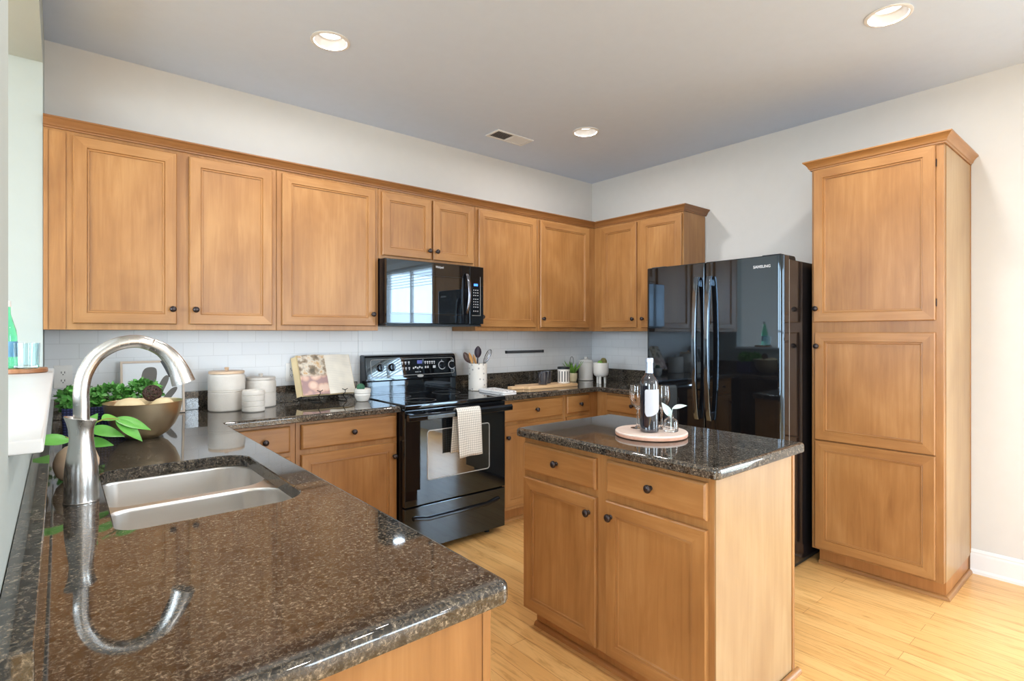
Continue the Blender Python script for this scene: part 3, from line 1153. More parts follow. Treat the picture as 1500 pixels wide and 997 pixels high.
# ------------------------------------------------------------------ range
rg = thing('range', 'black freestanding electric range with smooth cooktop between the base cabinets', 'stove', (1.5565, 2.85, 0))
W_ = 0.768
DP = YB - 0.0105 - 2.85
mb = MB()
mb.box(0.003, W_ - 0.003, 0.035, DP - 0.01, 0.035, 0.893)
mb.build('body', 'black_enamel', rg)
for x in (0.10, W_ - 0.10):
    for y in (0.08, DP - 0.1):
        mb = MB()
        mb.lathe([(0.018, 0.0), (0.018, 0.012), (0.01, 0.014), (0.01, 0.0345)], (x, y, 0), n=16)
        mb.build('foot', 'black_matte', rg)
mb = MB()
mb.box(0.0005, W_ - 0.0005, -0.006, DP - 0.085, 0.8935, 0.921, bev=0.006)
ck = mb.build('cooktop', 'black', rg)
for x, y, r0 in ((0.2, 0.16, 0.1), (0.57, 0.16, 0.085), (0.2, 0.43, 0.075), (0.57, 0.43, 0.1)):
    mb = MB()
    mb.lathe([(r0 - 0.002, 0.0), (r0 - 0.002, 0.0003), (r0, 0.0003), (r0, 0.0)], (x, y, 0.9211), n=48, cap0=False, cap1=False)
    mb.build('burner_ring', 'grey_marks', ck)
# backguard
bg = MB()
YG = DP - 0.083
prof = [(YG, 0.922), (YG, 1.012), (YG - 0.012, 1.022), (YG - 0.012, 1.034), (YG + 0.010, 1.172), (YG + 0.022, 1.190), (YG + 0.045, 1.196), (DP - 0.003, 1.196), (DP - 0.003, 0.922)]
xs = [(0.02, 0.012), (0.026, 0.002), (0.034, 0.0), (W_ + 0.012 - 0.034, 0.0), (W_ + 0.012 - 0.026, 0.002), (W_ + 0.012 - 0.02, 0.012)]
bg.rings([[(x, min(y + dd, DP - 0.003), z - (dd * 0.6 if z > 1.1 else 0)) for y, z in prof] for x, dd in xs], g=0)
bk = bg.build('backguard', 'black', rg)
fy = lambda z: YG - 0.012 + 0.022 * (z - 1.034) / 0.138      # slanted fascia
tilt = math.atan2(0.022, 0.138)
pan = MB()
pl = fillet([(0.062, 1.048), (W_ - 0.035, 1.048), (W_ - 0.035, 1.164), (0.062, 1.164)], 0.018, 6)
pan.rings([[(p.x, fy(p.y) - d, p.y) for p in offset(pl, i)] for i, d in ((0, 0.0002), (0, 0.0018), (0.0025, 0.0018), (0.0035, 0.0008))])
cpn = pan.build('control_panel', 'black_glass', rg, smooth=False)
ln = MB()
V = [[ln.bm.verts.new((p.x, fy(p.y) - d, p.y)) for p in offset(pl, i)] for i, d in ((-0.0004, 0.0004), (-0.0004, 0.0022), (0.0018, 0.0022), (0.0018, 0.0019))]
for a, b in zip(V, V[1:]):
    for i in range(len(pl)):
        j = (i + 1) % len(pl)
        ln.face([a[i], a[j], b[j], b[i]])
ln.build('panel_outline', 'grey_line', cpn)
for x, silver in ((0.13, 0), (0.218, 0), (0.628, 1), (0.715, 1)):
    kb = MB()
    kb.lathe([(0.027, 0.0), (0.026, -0.006), (0.022, -0.018), (0.020, -0.020), (0.0, -0.020)], n=28, axis='y')
    kb.box(-0.004, 0.004, -0.029, -0.0195, -0.021, 0.021, bev=0.0015)
    k = kb.build('control_knob', 'black_enamel', rg, loc=(x, fy(1.108) - 0.0025, 1.108), rot=(-tilt, 0, 0))
    rg_ = MB()
    rr0 = 0.031 if silver else 0.029
    rg_.lathe([(rr0 - (0.004 if silver else 0.0012), 0.0002), (rr0 - (0.004 if silver else 0.0012), -0.0012), (rr0, -0.0012), (rr0, 0.0002)], n=36, axis='y', cap0=False, cap1=False)
    rg_.box(-0.001, 0.001, -0.0008, 0.0, 0.033, 0.042)
    rg_.build('dial_ring', 'marks' if silver else 'grey_marks', k)


def mark(x, z, a, b):
    mk = MB()
    mk.box(x - a, x + a, fy(z) - 0.0028, fy(z) - 0.0019, z - b, z + b)
    mk.build('touch_key', 'marks', cpn)


for i in range(4):
    for z in (1.135, 1.095):
        mark(0.275 + i * 0.026, z + 0.004, 0.0065, 0.005)
        mark(0.275 + i * 0.026, z - 0.007, 0.0025, 0.004)
for i in range(5):
    mark(0.487 + i * 0.019, 1.137, 0.0062, 0.005)
    mark(0.487 + i * 0.019, 1.125, 0.003, 0.004)
for i in range(2):
    mark(0.487 + i * 0.019, 1.10, 0.0055, 0.008)
for i in range(5):
    mark(0.388 + i * 0.017, 1.102 if i % 2 else 1.096, 0.006, 0.006)
for x in (0.553, 0.560, 0.568):
    mark(x, 1.10, 0.0035, 0.009)
for x in (0.405, 0.42, 0.44):
    mark(x, 1.068, 0.006, 0.0018)
ds = MB()
ds.box(0.42, 0.46, fy(1.138) - 0.0034, fy(1.138) - 0.0024, 1.126, 1.15)
ds.build('clock_display', 'display_dim', cpn)
bd = MB()
bd.lathe([(0.026, 0.0), (0.025, -0.002), (0.0, -0.003)], n=28, axis='y')
for v in bd.bm.verts:
    v.co.z *= 0.38
bd.build('badge', 'grey_line', bk, loc=(0.44, fy(1.04) - 0.0004, 1.039))

# oven door with window, bar handle; storage drawer
mb = MB()
mb.box(0.003, W_ - 0.003, 0.0, 0.0345, 0.312, 0.888, bev=0.005)
od = mb.build('oven_door', 'black', rg)
pl = fillet([(0.158, 0.455), (0.627, 0.455), (0.627, 0.752), (0.158, 0.752)], 0.016, 6)
mb = MB()
mb.rings([[(p.x, -d, p.y) for p in offset(pl, i)] for i, d in ((0.0, -0.0002), (0.0, 0.0012), (0.002, 0.0014))])
ow = mb.build('oven_window', 'window_glass', od, smooth=False)
ln = MB()
V = [[ln.bm.verts.new((p.x, -d, p.y)) for p in offset(pl, i)] for i, d in ((-0.004, 0.0002), (-0.004, 0.0018), (0.0015, 0.0018), (0.0015, 0.0015))]
for a, b in zip(V, V[1:]):
    for i in range(len(pl)):
        j = (i + 1) % len(pl)
        ln.face([a[i], a[j], b[j], b[i]])
ln.build('window_outline', 'grey_line', od)
mb = MB()
pl = fillet([(-0.076, 0.832), (-0.052, 0.832), (-0.046, 0.846), (-0.050, 0.866), (-0.066, 0.872), (-0.078, 0.858)], 0.004, 3)
mb.rings([[(x, p.x + sh, p.y) for p in pl] for x, sh in ((-0.006, 0.006), (0.0, 0.0), (W_, 0.0), (W_ + 0.006, 0.006))], g=0)
for x in (0.03, W_ - 0.055):
    mb.box(x, x + 0.025, -0.052, -0.0003, 0.838, 0.864, bev=0.003)
mb.build('handle', 'black', od, ang=30)
mb = MB()
mb.box(0.003, W_ - 0.003, 0.002, 0.0345, 0.040, 0.304, bev=0.005)
dwr = mb.build('storage_drawer', 'black', rg)
mb = MB()
q = [(0.0018, 0.212), (-0.008, 0.214), (-0.014, 0.222), (-0.013, 0.232), (-0.003, 0.238), (0.0018, 0.238)]
st = [(0.06, 0.012), (0.075, 0.012), (0.16, -0.006), (0.61, -0.006), (0.695, 0.012), (0.71, 0.012)]
mb.rings([[(x, y, z + dz) for y, z in q] for x, dz in st], g=0)
mb.build('drawer_handle', 'black_enamel', dwr, ang=30)

# checked dish towel over the oven handle
tw = MB()
X_0, X_1 = 1.872, 2.052
path = [(2.819, 0.600), (2.816, 0.66), (2.812, 0.74), (2.810, 0.82), (2.809, 0.858), (2.802, 0.874), (2.789, 0.8815), (2.776, 0.8785), (2.7665, 0.865), (2.763, 0.845),
        (2.761, 0.80), (2.760, 0.72), (2.759, 0.64), (2.758, 0.577)]
S = smooth_path([(0, y, z) for y, z in path], 3)
nx = 18
grid = []
dist = [0]
for a, b in zip(S, S[1:]):
    dist.append(dist[-1] + (b - a).length)
for i, p in enumerate(S):
    row = []
    for j in range(nx + 1):
        u = j / nx
        hang = max(0, 0.85 - p.z) / 0.27
        front = p.y < 2.785
        x = X_0 + (X_1 - X_0) * u + (0.010 * hang if front else -0.014 * hang) + (0.006 * hang * math.sin(u * 3) if front else 0)
        y = p.y - (0.005 * hang * math.sin(u * 9.0 + 1) if front else 0)
        v = tw.bm.verts.new((x, y, p.z + (0.004 * math.sin(u * 2) * hang)))
        row.append(v)
    grid.append(row)
uvs = {}
for i, row in enumerate(grid):
    for j, v in enumerate(row):
        uvs[v] = (j / nx * (X_1 - X_0), dist[i])
for a, b in zip(grid, grid[1:]):
    for j in range(nx):
        tw.face([a[j], a[j + 1], b[j + 1], b[j]])
lk = {tuple(round(c, 6) for c in v.co): uvs[v] for v in uvs}
t = tw.build('dish_towel', 'towel', normals=True, uvw=lambda c: lk[tuple(round(k, 6) for k in c)])
sm = t.modifiers.new('thickness', 'SOLIDIFY')
sm.thickness = 0.0025
sm.offset = 0
tag(t, 'off-white checked dish towel hanging over the oven door handle', 'towel')

# ------------------------------------------------------------------ refrigerator
FY = 2.236
fr = thing('refrigerator', 'tall glossy black french-door refrigerator left of the pantry cabinet', 'refrigerator', (3.05, FY, 0), -PI / 2)
FW = 0.911
mb = MB()
mb.box(0.004, FW - 0.004, 0.085, 0.86, 0.03, 1.762, bev=0.006)
body = mb.build('body', 'black_enamel', fr)
mb = MB()
mb.box(0.02, FW - 0.02, 0.10, 0.82, 0.0, 0.0295)
mb.build('base_grille', 'black_matte', fr)


def fridge_door(name, x0, x1, z0, z1, rl, rr):
    mb = MB()
    pl = fillet([(x0, 0.0), (x1, 0.0), (x1, 0.078), (x0, 0.078)], [rl, rr, 0.004, 0.004], 8)
    mb.rings([[(p.x, p.y, z) for p in offset(pl, i)] for i, z in ((0.004, z0), (0.0, z0 + 0.004), (0.0, z1 - 0.004), (0.004, z1))])
    return mb.build(name, 'black', fr, ang=30)


XS = FY - 1.795
for nm, x0, x1, rl, rr, hx in (('door', 0.001, XS - 0.003, 0.03, 0.008, XS - 0.042), ('door', XS + 0.003, FW - 0.001, 0.008, 0.03, XS + 0.042)):
    d = fridge_door(nm, x0, x1, 0.72, 1.782, rl, rr)
    mb = MB()
    path = smooth_path([(hx, -0.020, 0.815), (hx, -0.033, 0.86), (hx, -0.048, 1.0), (hx, -0.056, 1.25), (hx, -0.048, 1.5), (hx, -0.033, 1.65), (hx, -0.020, 1.692)], 5)
    rs = []
    for p in path:
        pl = fillet([(-0.015, -0.011), (0.015, -0.011), (0.015, 0.011), (-0.015, 0.011)], 0.005, 3)
        rs.append([(p.x + q.x, p.y + q.y, p.z) for q in pl])
    mb.rings(rs)
    for z in (0.845, 1.655):
        mb.box(hx - 0.011, hx + 0.011, -0.024, -0.0003, z - 0.022, z + 0.022, bev=0.003)
    mb.build('handle', 'handle_black', d, ang=50)
    if x0 > 0.1:
        text_mesh('logo_lettering', 'SAMSUNG', 0.022, 'marks', d, (FY - 1.443, -0.0006, 1.722), width=0.098, bold=0.0006)
d = fridge_door('freezer_drawer', 0.001, FW - 0.001, 0.06, 0.712, 0.03, 0.03)
mb = MB()
mb.tube(smooth_path([(0.10, -0.012, 0.64), (0.14, -0.04, 0.64), (0.45, -0.056, 0.64), (0.77, -0.04, 0.64), (0.81, -0.012, 0.64)], 5), 0.012, n=12)
mb.build('handle', 'black', d)
for x in (0.03, FW - 0.13):
    mb = MB()
    pl = fillet([(0.03, 1.763), (0.23, 1.763), (0.23, 1.79), (0.03, 1.79)], [0, 0.0, 0.02, 0.004], 5)
    mb.rings([[(xx, p.x, p.y) for p in pl] for xx in (x, x + 0.1)])
    for v in mb.bm.verts:
        if v.co.y < 0.083:
            v.co.z = max(v.co.z, 1.7835)
    mb.build('hinge_cover', 'black_matte', fr, ang=30)
mb = MB()
mb.box(FW - 0.0038, FW - 0.0022, 0.082, 0.0845, 0.72, 1.76)
mb.build('side_edge_line', 'grey_line', fr)

# ------------------------------------------------------------------ pantry
PX0, PYT, PYB_ = 3.375, 1.303, 0.687
pw = PYT - PYB_
P = lambda y: PYT - y
pt = cabinet('pantry_cabinet', 'tall maple pantry cabinet with three stacked doors right of the refrigerator', 'cabinet', (PX0, PYT), -PI / 2, pw, XR - PX0 - 0.002, 0.095, 2.30,
             [('door', P(1.289), P(0.719), 1.410, 2.288, (P(1.272), 1.487)), ('door', P(1.282), P(0.719), 0.733, 1.350, (P(1.267), 1.271)),
              ('door', P(1.282), P(0.719), 0.108, 0.728)], base=0)
mb = MB()
mb.box(pw - 0.0003, pw + 0.0025, 0.035, XR - PX0 - 0.012, 0.0955, 2.29)
mb.build('side_panel', 'maple_panel', pt)
mb = MB()
mb.box(pw - 0.0003, pw + 0.006, XR - PX0 - 0.0115, XR - PX0 - 0.003, 0.0, 2.29)
mb.build('wall_scribe', 'maple', pt)
mb = MB()
mb.box(0.02, pw - 0.003, 0.06, XR - PX0 - 0.003, 0.0, 0.0945)
mb.build('toe_kick', 'toe_wood', pt)
mb = MB()
sweep(mb, [(0.02, 0.06), (pw - 0.003, 0.06), (pw - 0.003, XR - PX0 - 0.013)],
      [(0.0005, 0.0), (0.0185, 0.0), (0.0185, 0.007), (0.014, 0.015), (0.007, 0.019), (0.0005, 0.0195)])
mb.build('shoe_moulding', 'maple', pt, ang=40)
mb = MB()
sweep(mb, [(0.0, XR - PX0 - 0.003), (0.0, 0.0), (pw, 0.0), (pw, XR - PX0 - 0.003)], [(d * 1.05, 2.343 + z * 1.05) for d, z in CROWN])
mb.box(0.0015, pw - 0.0015, 0.002, XR - PX0 - 0.01, 2.3005, 2.33)
mb.build('crown', 'maple', pt, ang=25)
for z in (1.50, 2.20):
    mb = MB()
    mb.box(P(0.7185), P(0.7185) + 0.004, -0.008, -0.0006, z - 0.02, z + 0.02, bev=0.002)
    mb.build('hinge', 'bronze', pt)

# ------------------------------------------------------------------ island
IX, IY0, IY1 = 1.648, 0.934, 1.88
iw = IY1 - IY0
Q = lambda y: IY1 - y
isl = cabinet('island_cabinet', 'maple kitchen island cabinet with two drawers over two doors', 'island', (IX, IY1), -PI / 2, iw, 2.232 - IX, 0.085, B1,
              [('drawer', Q(1.868), Q(1.437), 0.722, 0.848, (Q(1.652), 0.788)), ('drawer', Q(1.381), Q(0.955), 0.727, 0.853, (Q(1.172), 0.79)),
               ('door', Q(1.868), Q(1.435), 0.095, 0.692, (Q(1.468), 0.628)), ('door', Q(1.384), Q(0.956), 0.095, 0.695, (Q(1.355), 0.638))], base=0)
mb = MB()
mb.box(iw - 0.0003, iw + 0.004, 0.0, 2.214 - IX, 0.0, B1 - 0.0005)
mb.build('side_panel', 'maple_panel', isl)
mb = MB()
mb.box(iw - 0.0003, iw + 0.008, 2.2145 - IX, 2.233 - IX, 0.0, B1 - 0.0005, bev=0.001, seg=1)
mb.build('corner_stile', 'maple', isl)
mb = MB()
mb.box(0.03, iw - 0.0005, 0.05, 2.22 - IX, 0.0, 0.0845)
mb.build('toe_kick', 'toe_wood', isl)
mb = MB()
sweep(mb, [(0.03, 0.05), (iw - 0.002, 0.05)], [(0.0005, 0.0), (0.0185, 0.0), (0.0185, 0.007), (0.014, 0.015), (0.007, 0.019), (0.0005, 0.0195)])
mb.build('shoe_moulding', 'toe_wood', isl, ang=40)
mb = MB()
sweep(mb, [(iw + 0.0082, 0.3), (iw + 0.0082, 2.235 - IX + 0.02)], [(0.0, 0.0), (0.0185, 0.0), (0.0185, 0.007), (0.014, 0.015), (0.007, 0.019), (0.0, 0.0195)])
mb.build('quarter_round', 'maple', isl, ang=40)
IL = fillet([(1.60, 0.897), (2.268, 0.897), (2.268, 1.893), (1.60, 1.893)], 0.022)
mb = MB()
slab(mb, IL, CT0, CT1, EDGE)
tag(mb.build('countertop', 'granite'), 'rectangular speckled granite top on the kitchen island', 'countertop', 'granite countertops')

# ------------------------------------------------------------------ ceiling fittings
LN = ['recessed ceiling light at upper left, above the counter left of the range', 'farthest recessed ceiling light, near the back corner', 'recessed ceiling light at upper right, in front of the pantry']
for i, (x, y) in enumerate(LIGHTS):
    lb = LN[i] if i < 3 else 'unseen recessed ceiling light, added to fill the room with light'
    t = thing('recessed_light', lb, 'ceiling light', (x, y, CEIL), 0, 'recessed ceiling lights' if i < 3 else 'added recessed fill lights out of the picture')
    mb = MB()
    mb.lathe([(0.094, -0.0005), (0.094, -0.004), (0.088, -0.0065), (0.079, -0.006), (0.0755, 0.0), (0.065, 0.028), (0.058, 0.034), (0.054, 0.035), (0.056, 0.07), (0.079, 0.07), (0.0775, 0.012)],
             n=40, cap0=False, cap1=False)
    mb.build('trim_ring', 'white', t)
    mb = MB()
    mb.lathe([(0.0005, 0.039), (0.053, 0.038), (0.053, 0.043), (0.0005, 0.0435)], n=32)
    mb.build('lens', 'lens', t)
    l = bpy.data.lights.new('lamp_glow', 'AREA')
    l.shape = 'DISK'
    l.size = 0.115
    l.energy = LAMP_W
    l.color = (1.0, 0.98, 0.965)
    lo = bpy.data.objects.new('lamp_glow', l)
    C.objects.link(lo)
    lo.parent = t
    lo.location = (0, 0, -0.0005)

vt = thing('ceiling_vent', 'white rectangular air vent in the ceiling near the back wall', 'vent', (2.38, 3.0, CEIL))
mb = MB()
VW, VD = 0.34, 0.15
for b_ in ((0, VW, 0, 0.016), (0, VW, VD - 0.016, VD), (0, 0.018, 0.016, VD - 0.016), (VW - 0.018, VW, 0.016, VD - 0.016), (VW / 2 - 0.006, VW / 2 + 0.006, 0.016, VD - 0.016)):
    mb.box(b_[0], b_[1], b_[2], b_[3], -0.008, -0.0006, bev=0.001, seg=1)
mb.build('frame', 'white', vt)
mb = MB()
mb.box(0.01, VW - 0.01, 0.01, VD - 0.01, -0.0014, -0.0006)  # thin black sheet stands in for the shade behind the louvres
mb.build('duct_shade', 'black_matte', vt)
for h, x0 in ((1, 0.02), (-1, VW / 2 + 0.008)):
    mb = MB()
    for k in range(9):
        x = x0 + 0.006 + k * 0.0158
        dx = 0.0055 * h
        mb.rings([[(x - dx, y, -0.0068), (x + dx, y, -0.0016), (x + dx + 0.001, y, -0.0016), (x - dx + 0.001, y, -0.0068)] for y in (0.016, VD - 0.016)])
    mb.build('louvres', 'white', vt)

# ------------------------------------------------------------------ outlets and strip on the back wall
YT = YB - 0.0085


def outlet(x, z, label):
    t = thing('wall_outlet', label, 'outlet', (x, YT, z), 0, 'wall outlets on the tile')
    mb = MB()
    mb.box(-0.036, 0.036, -0.006, -0.0003, -0.057, 0.057, bev=0.003)
    mb.build('cover_plate', 'plastic_white', t)
    for dz in (-0.02, 0.02):
        mb = MB()
        pl = fillet([(-0.016, dz - 0.014), (0.016, dz - 0.014), (0.016, dz + 0.014), (-0.016, dz + 0.014)], 0.007, 4)
        mb.rings([[(p.x, -y, p.y) for p in offset(pl, i)] for i, y in ((0, 0.0055), (0, 0.0072), (0.001, 0.0078))])
        rc = mb.build('receptacle', 'plastic_white', t)
        mb = MB()
        for sx in (-0.0065, 0.0065):
            mb.box(sx - 0.0014, sx + 0.0014, -0.0082, -0.0077, dz - 0.003, dz + 0.007)
        mb.lathe([(0.0026, -0.0077), (0.0026, -0.0082)], (0, 0, dz - 0.0085), n=10, axis='y')
        mb.build('slots', 'black_matte', rc)


outlet(0.013, 1.128, 'white wall outlet above the boxwood planter at the far left')
outlet(1.122, 1.10, 'white wall outlet partly behind the open cookbook')
ms = thing('magnetic_strip', 'dark metal knife strip mounted on the tile right of the utensil crock', 'rail', (2.861, YT, 1.176))
mb = MB()
mb.box(0, 0.43, -0.016, -0.0004, 0, 0.022, bev=0.002)
mb.build('bar', 'strip', ms)
for x in (0.0, 0.42):
    mb = MB()
    mb.box(x - 0.001, x + 0.011, -0.0168, -0.0002, -0.001, 0.023, bev=0.002)
    mb.build('end_cap', 'black_matte', ms)

# ------------------------------------------------------------------ things on the sill
cs = MB()
cs.lathe([(0.088, 0.0), (0.092, 0.003), (0.092, 0.016), (0.089, 0.019), (0.0, 0.019)], n=44)
c = cs.build('wood_coaster', 'olive_wood', loc=(-0.128, 2.93, SILL + 0.0004))
tag(c, 'round dark wood slice under the green bottle on the pass-through sill', 'coaster')
ZC = SILL + 0.0200
bt = thing('water_bottle', 'green glass water bottle on the wood slice on the sill', 'bottle', (-0.163, 2.93, ZC))
mb = MB()
mb.lathe([(0.028, 0.0), (0.034, 0.004), (0.034, 0.12), (0.031, 0.15), (0.022, 0.185), (0.0145, 0.215), (0.0135, 0.245)], n=28)
mb.build('glass_body', 'glass_green', bt)
mb = MB()
mb.lathe([(0.0345, 0.045), (0.0348, 0.046), (0.0348, 0.105), (0.0345, 0.106)], n=28, cap0=False, cap1=False)
mb.build('label', 'label_blue', bt)
mb = MB()
mb.lathe([(0.0150, 0.243), (0.0155, 0.246), (0.0155, 0.264), (0.013, 0.268), (0.0, 0.268)], n=20)
mb.build('cap', 'plastic_white', bt)
tg = MB()
tg.lathe([(0.032, 0.0), (0.038, 0.004), (0.041, 0.10), (0.0395, 0.10), (0.0365, 0.012), (0.0, 0.010)], n=32)
g = tg.build('drinking_glass', 'glass_blue', loc=(-0.100, 2.875, ZC))
tag(g, 'pale blue drinking glass on the wood slice beside the green bottle', 'glass')

# ------------------------------------------------------------------ planter, frame, bowl, canisters
pb = thing('planter_box', 'navy woven planter box with three small boxwood bushes in the back left corner', 'planter', (0.175, 2.935, CT1 + 0.0005))
mb = MB()
pl = fillet([(-0.165, -0.075), (0.165, -0.075), (0.165, 0.075), (-0.165, 0.075)], 0.012, 4)
pts = [(0.006, 0.0), (0.0, 0.004), (-0.004, 0.118), (-0.004, 0.122), (0.006, 0.122), (0.008, 0.105)]
mb.rings([[(p.x, p.y, z) for p in offset(pl, i)] for i, z in pts])
mb.build('basket', 'weave', pb, rnd=False)
for x, zt in ((-0.115, 0.150), (0.0, 0.145), (0.112, 0.160)):
    mb = MB()
    mb.tube([(x, 0, 0.10), (x, 0, zt)], 0.006, n=6)
    for k in range(430):
        th, ph = random.uniform(0, 2 * PI), math.acos(random.uniform(-0.75, 1))
        d = Vector((math.sin(ph) * math.cos(th), math.sin(ph) * math.sin(th), math.cos(ph)))
        rr = random.uniform(0.35, 1.0) ** 0.5
        p = Vector((x, 0, zt)) + Vector((d.x * 0.066, d.y * 0.066, d.z * 0.056)) * rr
        n_ = (d + Vector([random.uniform(-1, 1) for _ in range(3)]) * 0.7)
        mb.leaf(p, d + Vector([random.uniform(-1, 1) for _ in range(3)]) * 0.9, n_, random.uniform(0.020, 0.031), random.uniform(0.013, 0.018), 0.15, rows=3)
    mb.build('bush', 'leaf_box', pb, normals=False, ang=180)

fm = thing('picture_frame', 'framed abstract grey plant print leaning on the tile behind the metal bowl', 'picture', (0.383, 3.425, CT1 + 0.0005))
FWD, FH = 0.285, 0.285
mb = MB()
for b_ in ((-FWD / 2, -FWD / 2 + 0.010, 0, FH), (FWD / 2 - 0.010, FWD / 2, 0, FH)):
    mb.box(b_[0], b_[1], -0.018, 0.0, b_[2], b_[3])
mb.box(-FWD / 2 + 0.010, FWD / 2 - 0.010, -0.018, 0, 0, 0.010, g=0)
mb.box(-FWD / 2 + 0.010, FWD / 2 - 0.010, -0.018, 0, FH - 0.010, FH, g=0)
fo = mb.build('frame', 'frame_wood', fm, rot=(-math.radians(9.5), 0, 0))
mb = MB()
mb.box(-FWD / 2 + 0.0105, FWD / 2 - 0.0105, -0.010, -0.002, 0.0105, FH - 0.0105)
mb.build('print', 'mat_board', fo)
art = MB()


def blob(pts):
    art.rings([[(p.x, -y, p.y) for p in smooth_path([(q[0], q[1], 0) for q in pts] + [(pts[0][0], pts[0][1], 0)], 5)[:-1]] for y in (0.0102, 0.0106)])


blob([(-0.055, 0.02), (-0.055, 0.10), (-0.052, 0.20), (-0.035, 0.245), (0.005, 0.25), (0.018, 0.225), (0.010, 0.16), (-0.005, 0.10), (-0.01, 0.03)])
blob([(0.0, 0.06), (0.015, 0.13), (0.04, 0.185), (0.06, 0.205), (0.072, 0.195), (0.065, 0.165), (0.045, 0.12), (0.02, 0.05)])
blob([(0.02, 0.05), (0.05, 0.095), (0.08, 0.13), (0.105, 0.14), (0.108, 0.125), (0.085, 0.09), (0.045, 0.045)])
art.build('abstract_shape', 'art_grey', fo, ang=30)

bw = thing('metal_bowl', 'brushed gold-toned metal bowl filled with decorative balls beside the planter', 'bowl', (0.268, 2.70, CT1 + 0.0005))
mb = MB()
mb.lathe([(0.045, 0.0), (0.055, 0.001), (0.085, 0.020), (0.112, 0.055), (0.129, 0.098), (0.138, 0.146), (0.1395, 0.149), (0.1375, 0.1495), (0.134, 0.146), (0.125, 0.100), (0.108, 0.058),
          (0.080, 0.026), (0.05, 0.010), (0.0, 0.009)], n=56)
mb.build('shell', 'brass', bw)


def ball(x, y, z, r, mat, label, rugged=0.0, squash=0.9):
    mb = MB()
    bmesh.ops.create_icosphere(mb.bm, subdivisions=4, radius=r)
    for v in mb.bm.verts:
        a = math.atan2(v.co.y, v.co.x)
        f = 1 - 0.02 * (1 + math.cos(a * 10)) * (1 - abs(v.co.z) / r)
        v.co = Vector((v.co.x * f, v.co.y * f, v.co.z * squash)) * (1 + rugged * noise.noise(v.co * 60))
    o = mb.build('decorative_ball', mat, loc=(x, y, z), ang=180)
    return tag(o, label, 'ball', 'decorative balls in the metal bowl')


BZ = CT1 + 0.0005
ball(0.216, 2.672, BZ + 0.116, 0.060, 'ball', 'large smooth cream ball at the left of the metal bowl')
ball(0.331, 2.672, BZ + 0.118, 0.047, 'ball', 'smaller cream ball at the right of the metal bowl', squash=0.95)
ball(0.280, 2.772, BZ + 0.112, 0.047, 'ball', 'cream ball at the back of the metal bowl under the twig ball')
tb = MB()
for k in range(26):
    ax = Vector([random.gauss(0, 1) for _ in range(3)]).normalized()
    u = ax.orthogonal().normalized()
    v_ = ax.cross(u)
    rr = random.uniform(0.028, 0.034)
    tb.tube([u * rr * math.cos(2 * PI * i / 20) + v_ * rr * math.sin(2 * PI * i / 20) for i in range(21)], 0.0016, n=5)
o = tb.build('decorative_ball', 'twig', loc=(0.298, 2.712, BZ + 0.180), ang=60)
tag(o, 'dark brown twig ball on top of the metal bowl', 'ball', 'decorative balls in the metal bowl')


def canister(x, y, r, h, label, lid, bands, knob=True, name='canister'):
    t = thing(name, label, 'canister', (x, y, CT1 + 0.0005), 0, 'ceramic canisters left of the cookbook')
    mb = MB()
    pr = [(r - 0.006, 0.0), (r - 0.001, 0.004), (r, 0.008)]
    for b in bands:
        pr += [(r, b - 0.003), (r - 0.002, b - 0.0015), (r - 0.002, b + 0.0015), (r, b + 0.003)]
    pr += [(r, h - 0.012), (r - 0.004, h - 0.004), (r - 0.005, h)]
    if not lid:
        pr += [(r - 0.008, h), (r - 0.010, h - 0.012), (0.0, h - 0.014)]
    mb.lathe(pr, n=48)
    mb.build('jar', 'ceramic_grey', t)
    if lid:
        mb = MB()
        mb.lathe([(r - 0.008, h + 0.0004), (r - 0.003, h + 0.002), (r - 0.003, h + 0.013), (r - 0.006, h + 0.016), (0.0, h + 0.017)], n=44)
        l = mb.build('lid', lid, t)
        mb = MB()
        mb.lathe([(0.010, h + 0.017), (0.009, h + 0.024), (0.013, h + 0.031), (0.010, h + 0.036), (0.0, h + 0.037)], n=20)
        mb.build('lid_knob', lid, l)
    return t


canister(0.722, 3.368, 0.094, 0.204, 'tallest cream ceramic canister with pale wooden lid', 'lid_wood', [0.104, 0.115])
canister(0.912, 3.405, 0.083, 0.158, 'middle-sized cream canister with lid, right of the tallest one', 'ceramic_grey', [0.085])
canister(0.823, 3.215, 0.0585, 0.118, 'small open cream canister in front of the other two', None, [0.03, 0.06, 0.09])

# ------------------------------------------------------------------ round vase with a leafy sprig behind the faucet
vz = thing('round_vase', 'round beige bud vase with a green leafy sprig behind the faucet', 'vase', (0.038, 2.045, CT1 + 0.0005))
mb = MB()
mb.lathe([(r_ * 0.93, z_ * 0.93) for r_, z_ in [(0.028, 0.0), (0.034, 0.002), (0.050, 0.018), (0.058, 0.045), (0.058, 0.062), (0.049, 0.088), (0.030, 0.106), (0.016, 0.111), (0.0145, 0.118), (0.012, 0.118), (0.013, 0.108), (0.0, 0.10)]], n=44)
mb.build('bowl', 'lid_wood', vz)
mb = MB()
LS = lambda p: (p[0] * 0.82, p[1] * 0.82, 0.095 + (p[2] - 0.105) * 0.82)
mb.tube(smooth_path([LS(p) for p in ((0, 0, 0.10), (0.012, -0.02, 0.135), (0.03, -0.03, 0.175), (0.075, -0.04, 0.203), (0.12, -0.04, 0.2))], 5), 0.002, n=6)
mb.tube(smooth_path([LS(p) for p in ((0, 0, 0.10), (-0.01, -0.01, 0.13), (-0.03, -0.02, 0.15))], 4), 0.0018, n=6)
mb.build('stem', 'stem', vz)
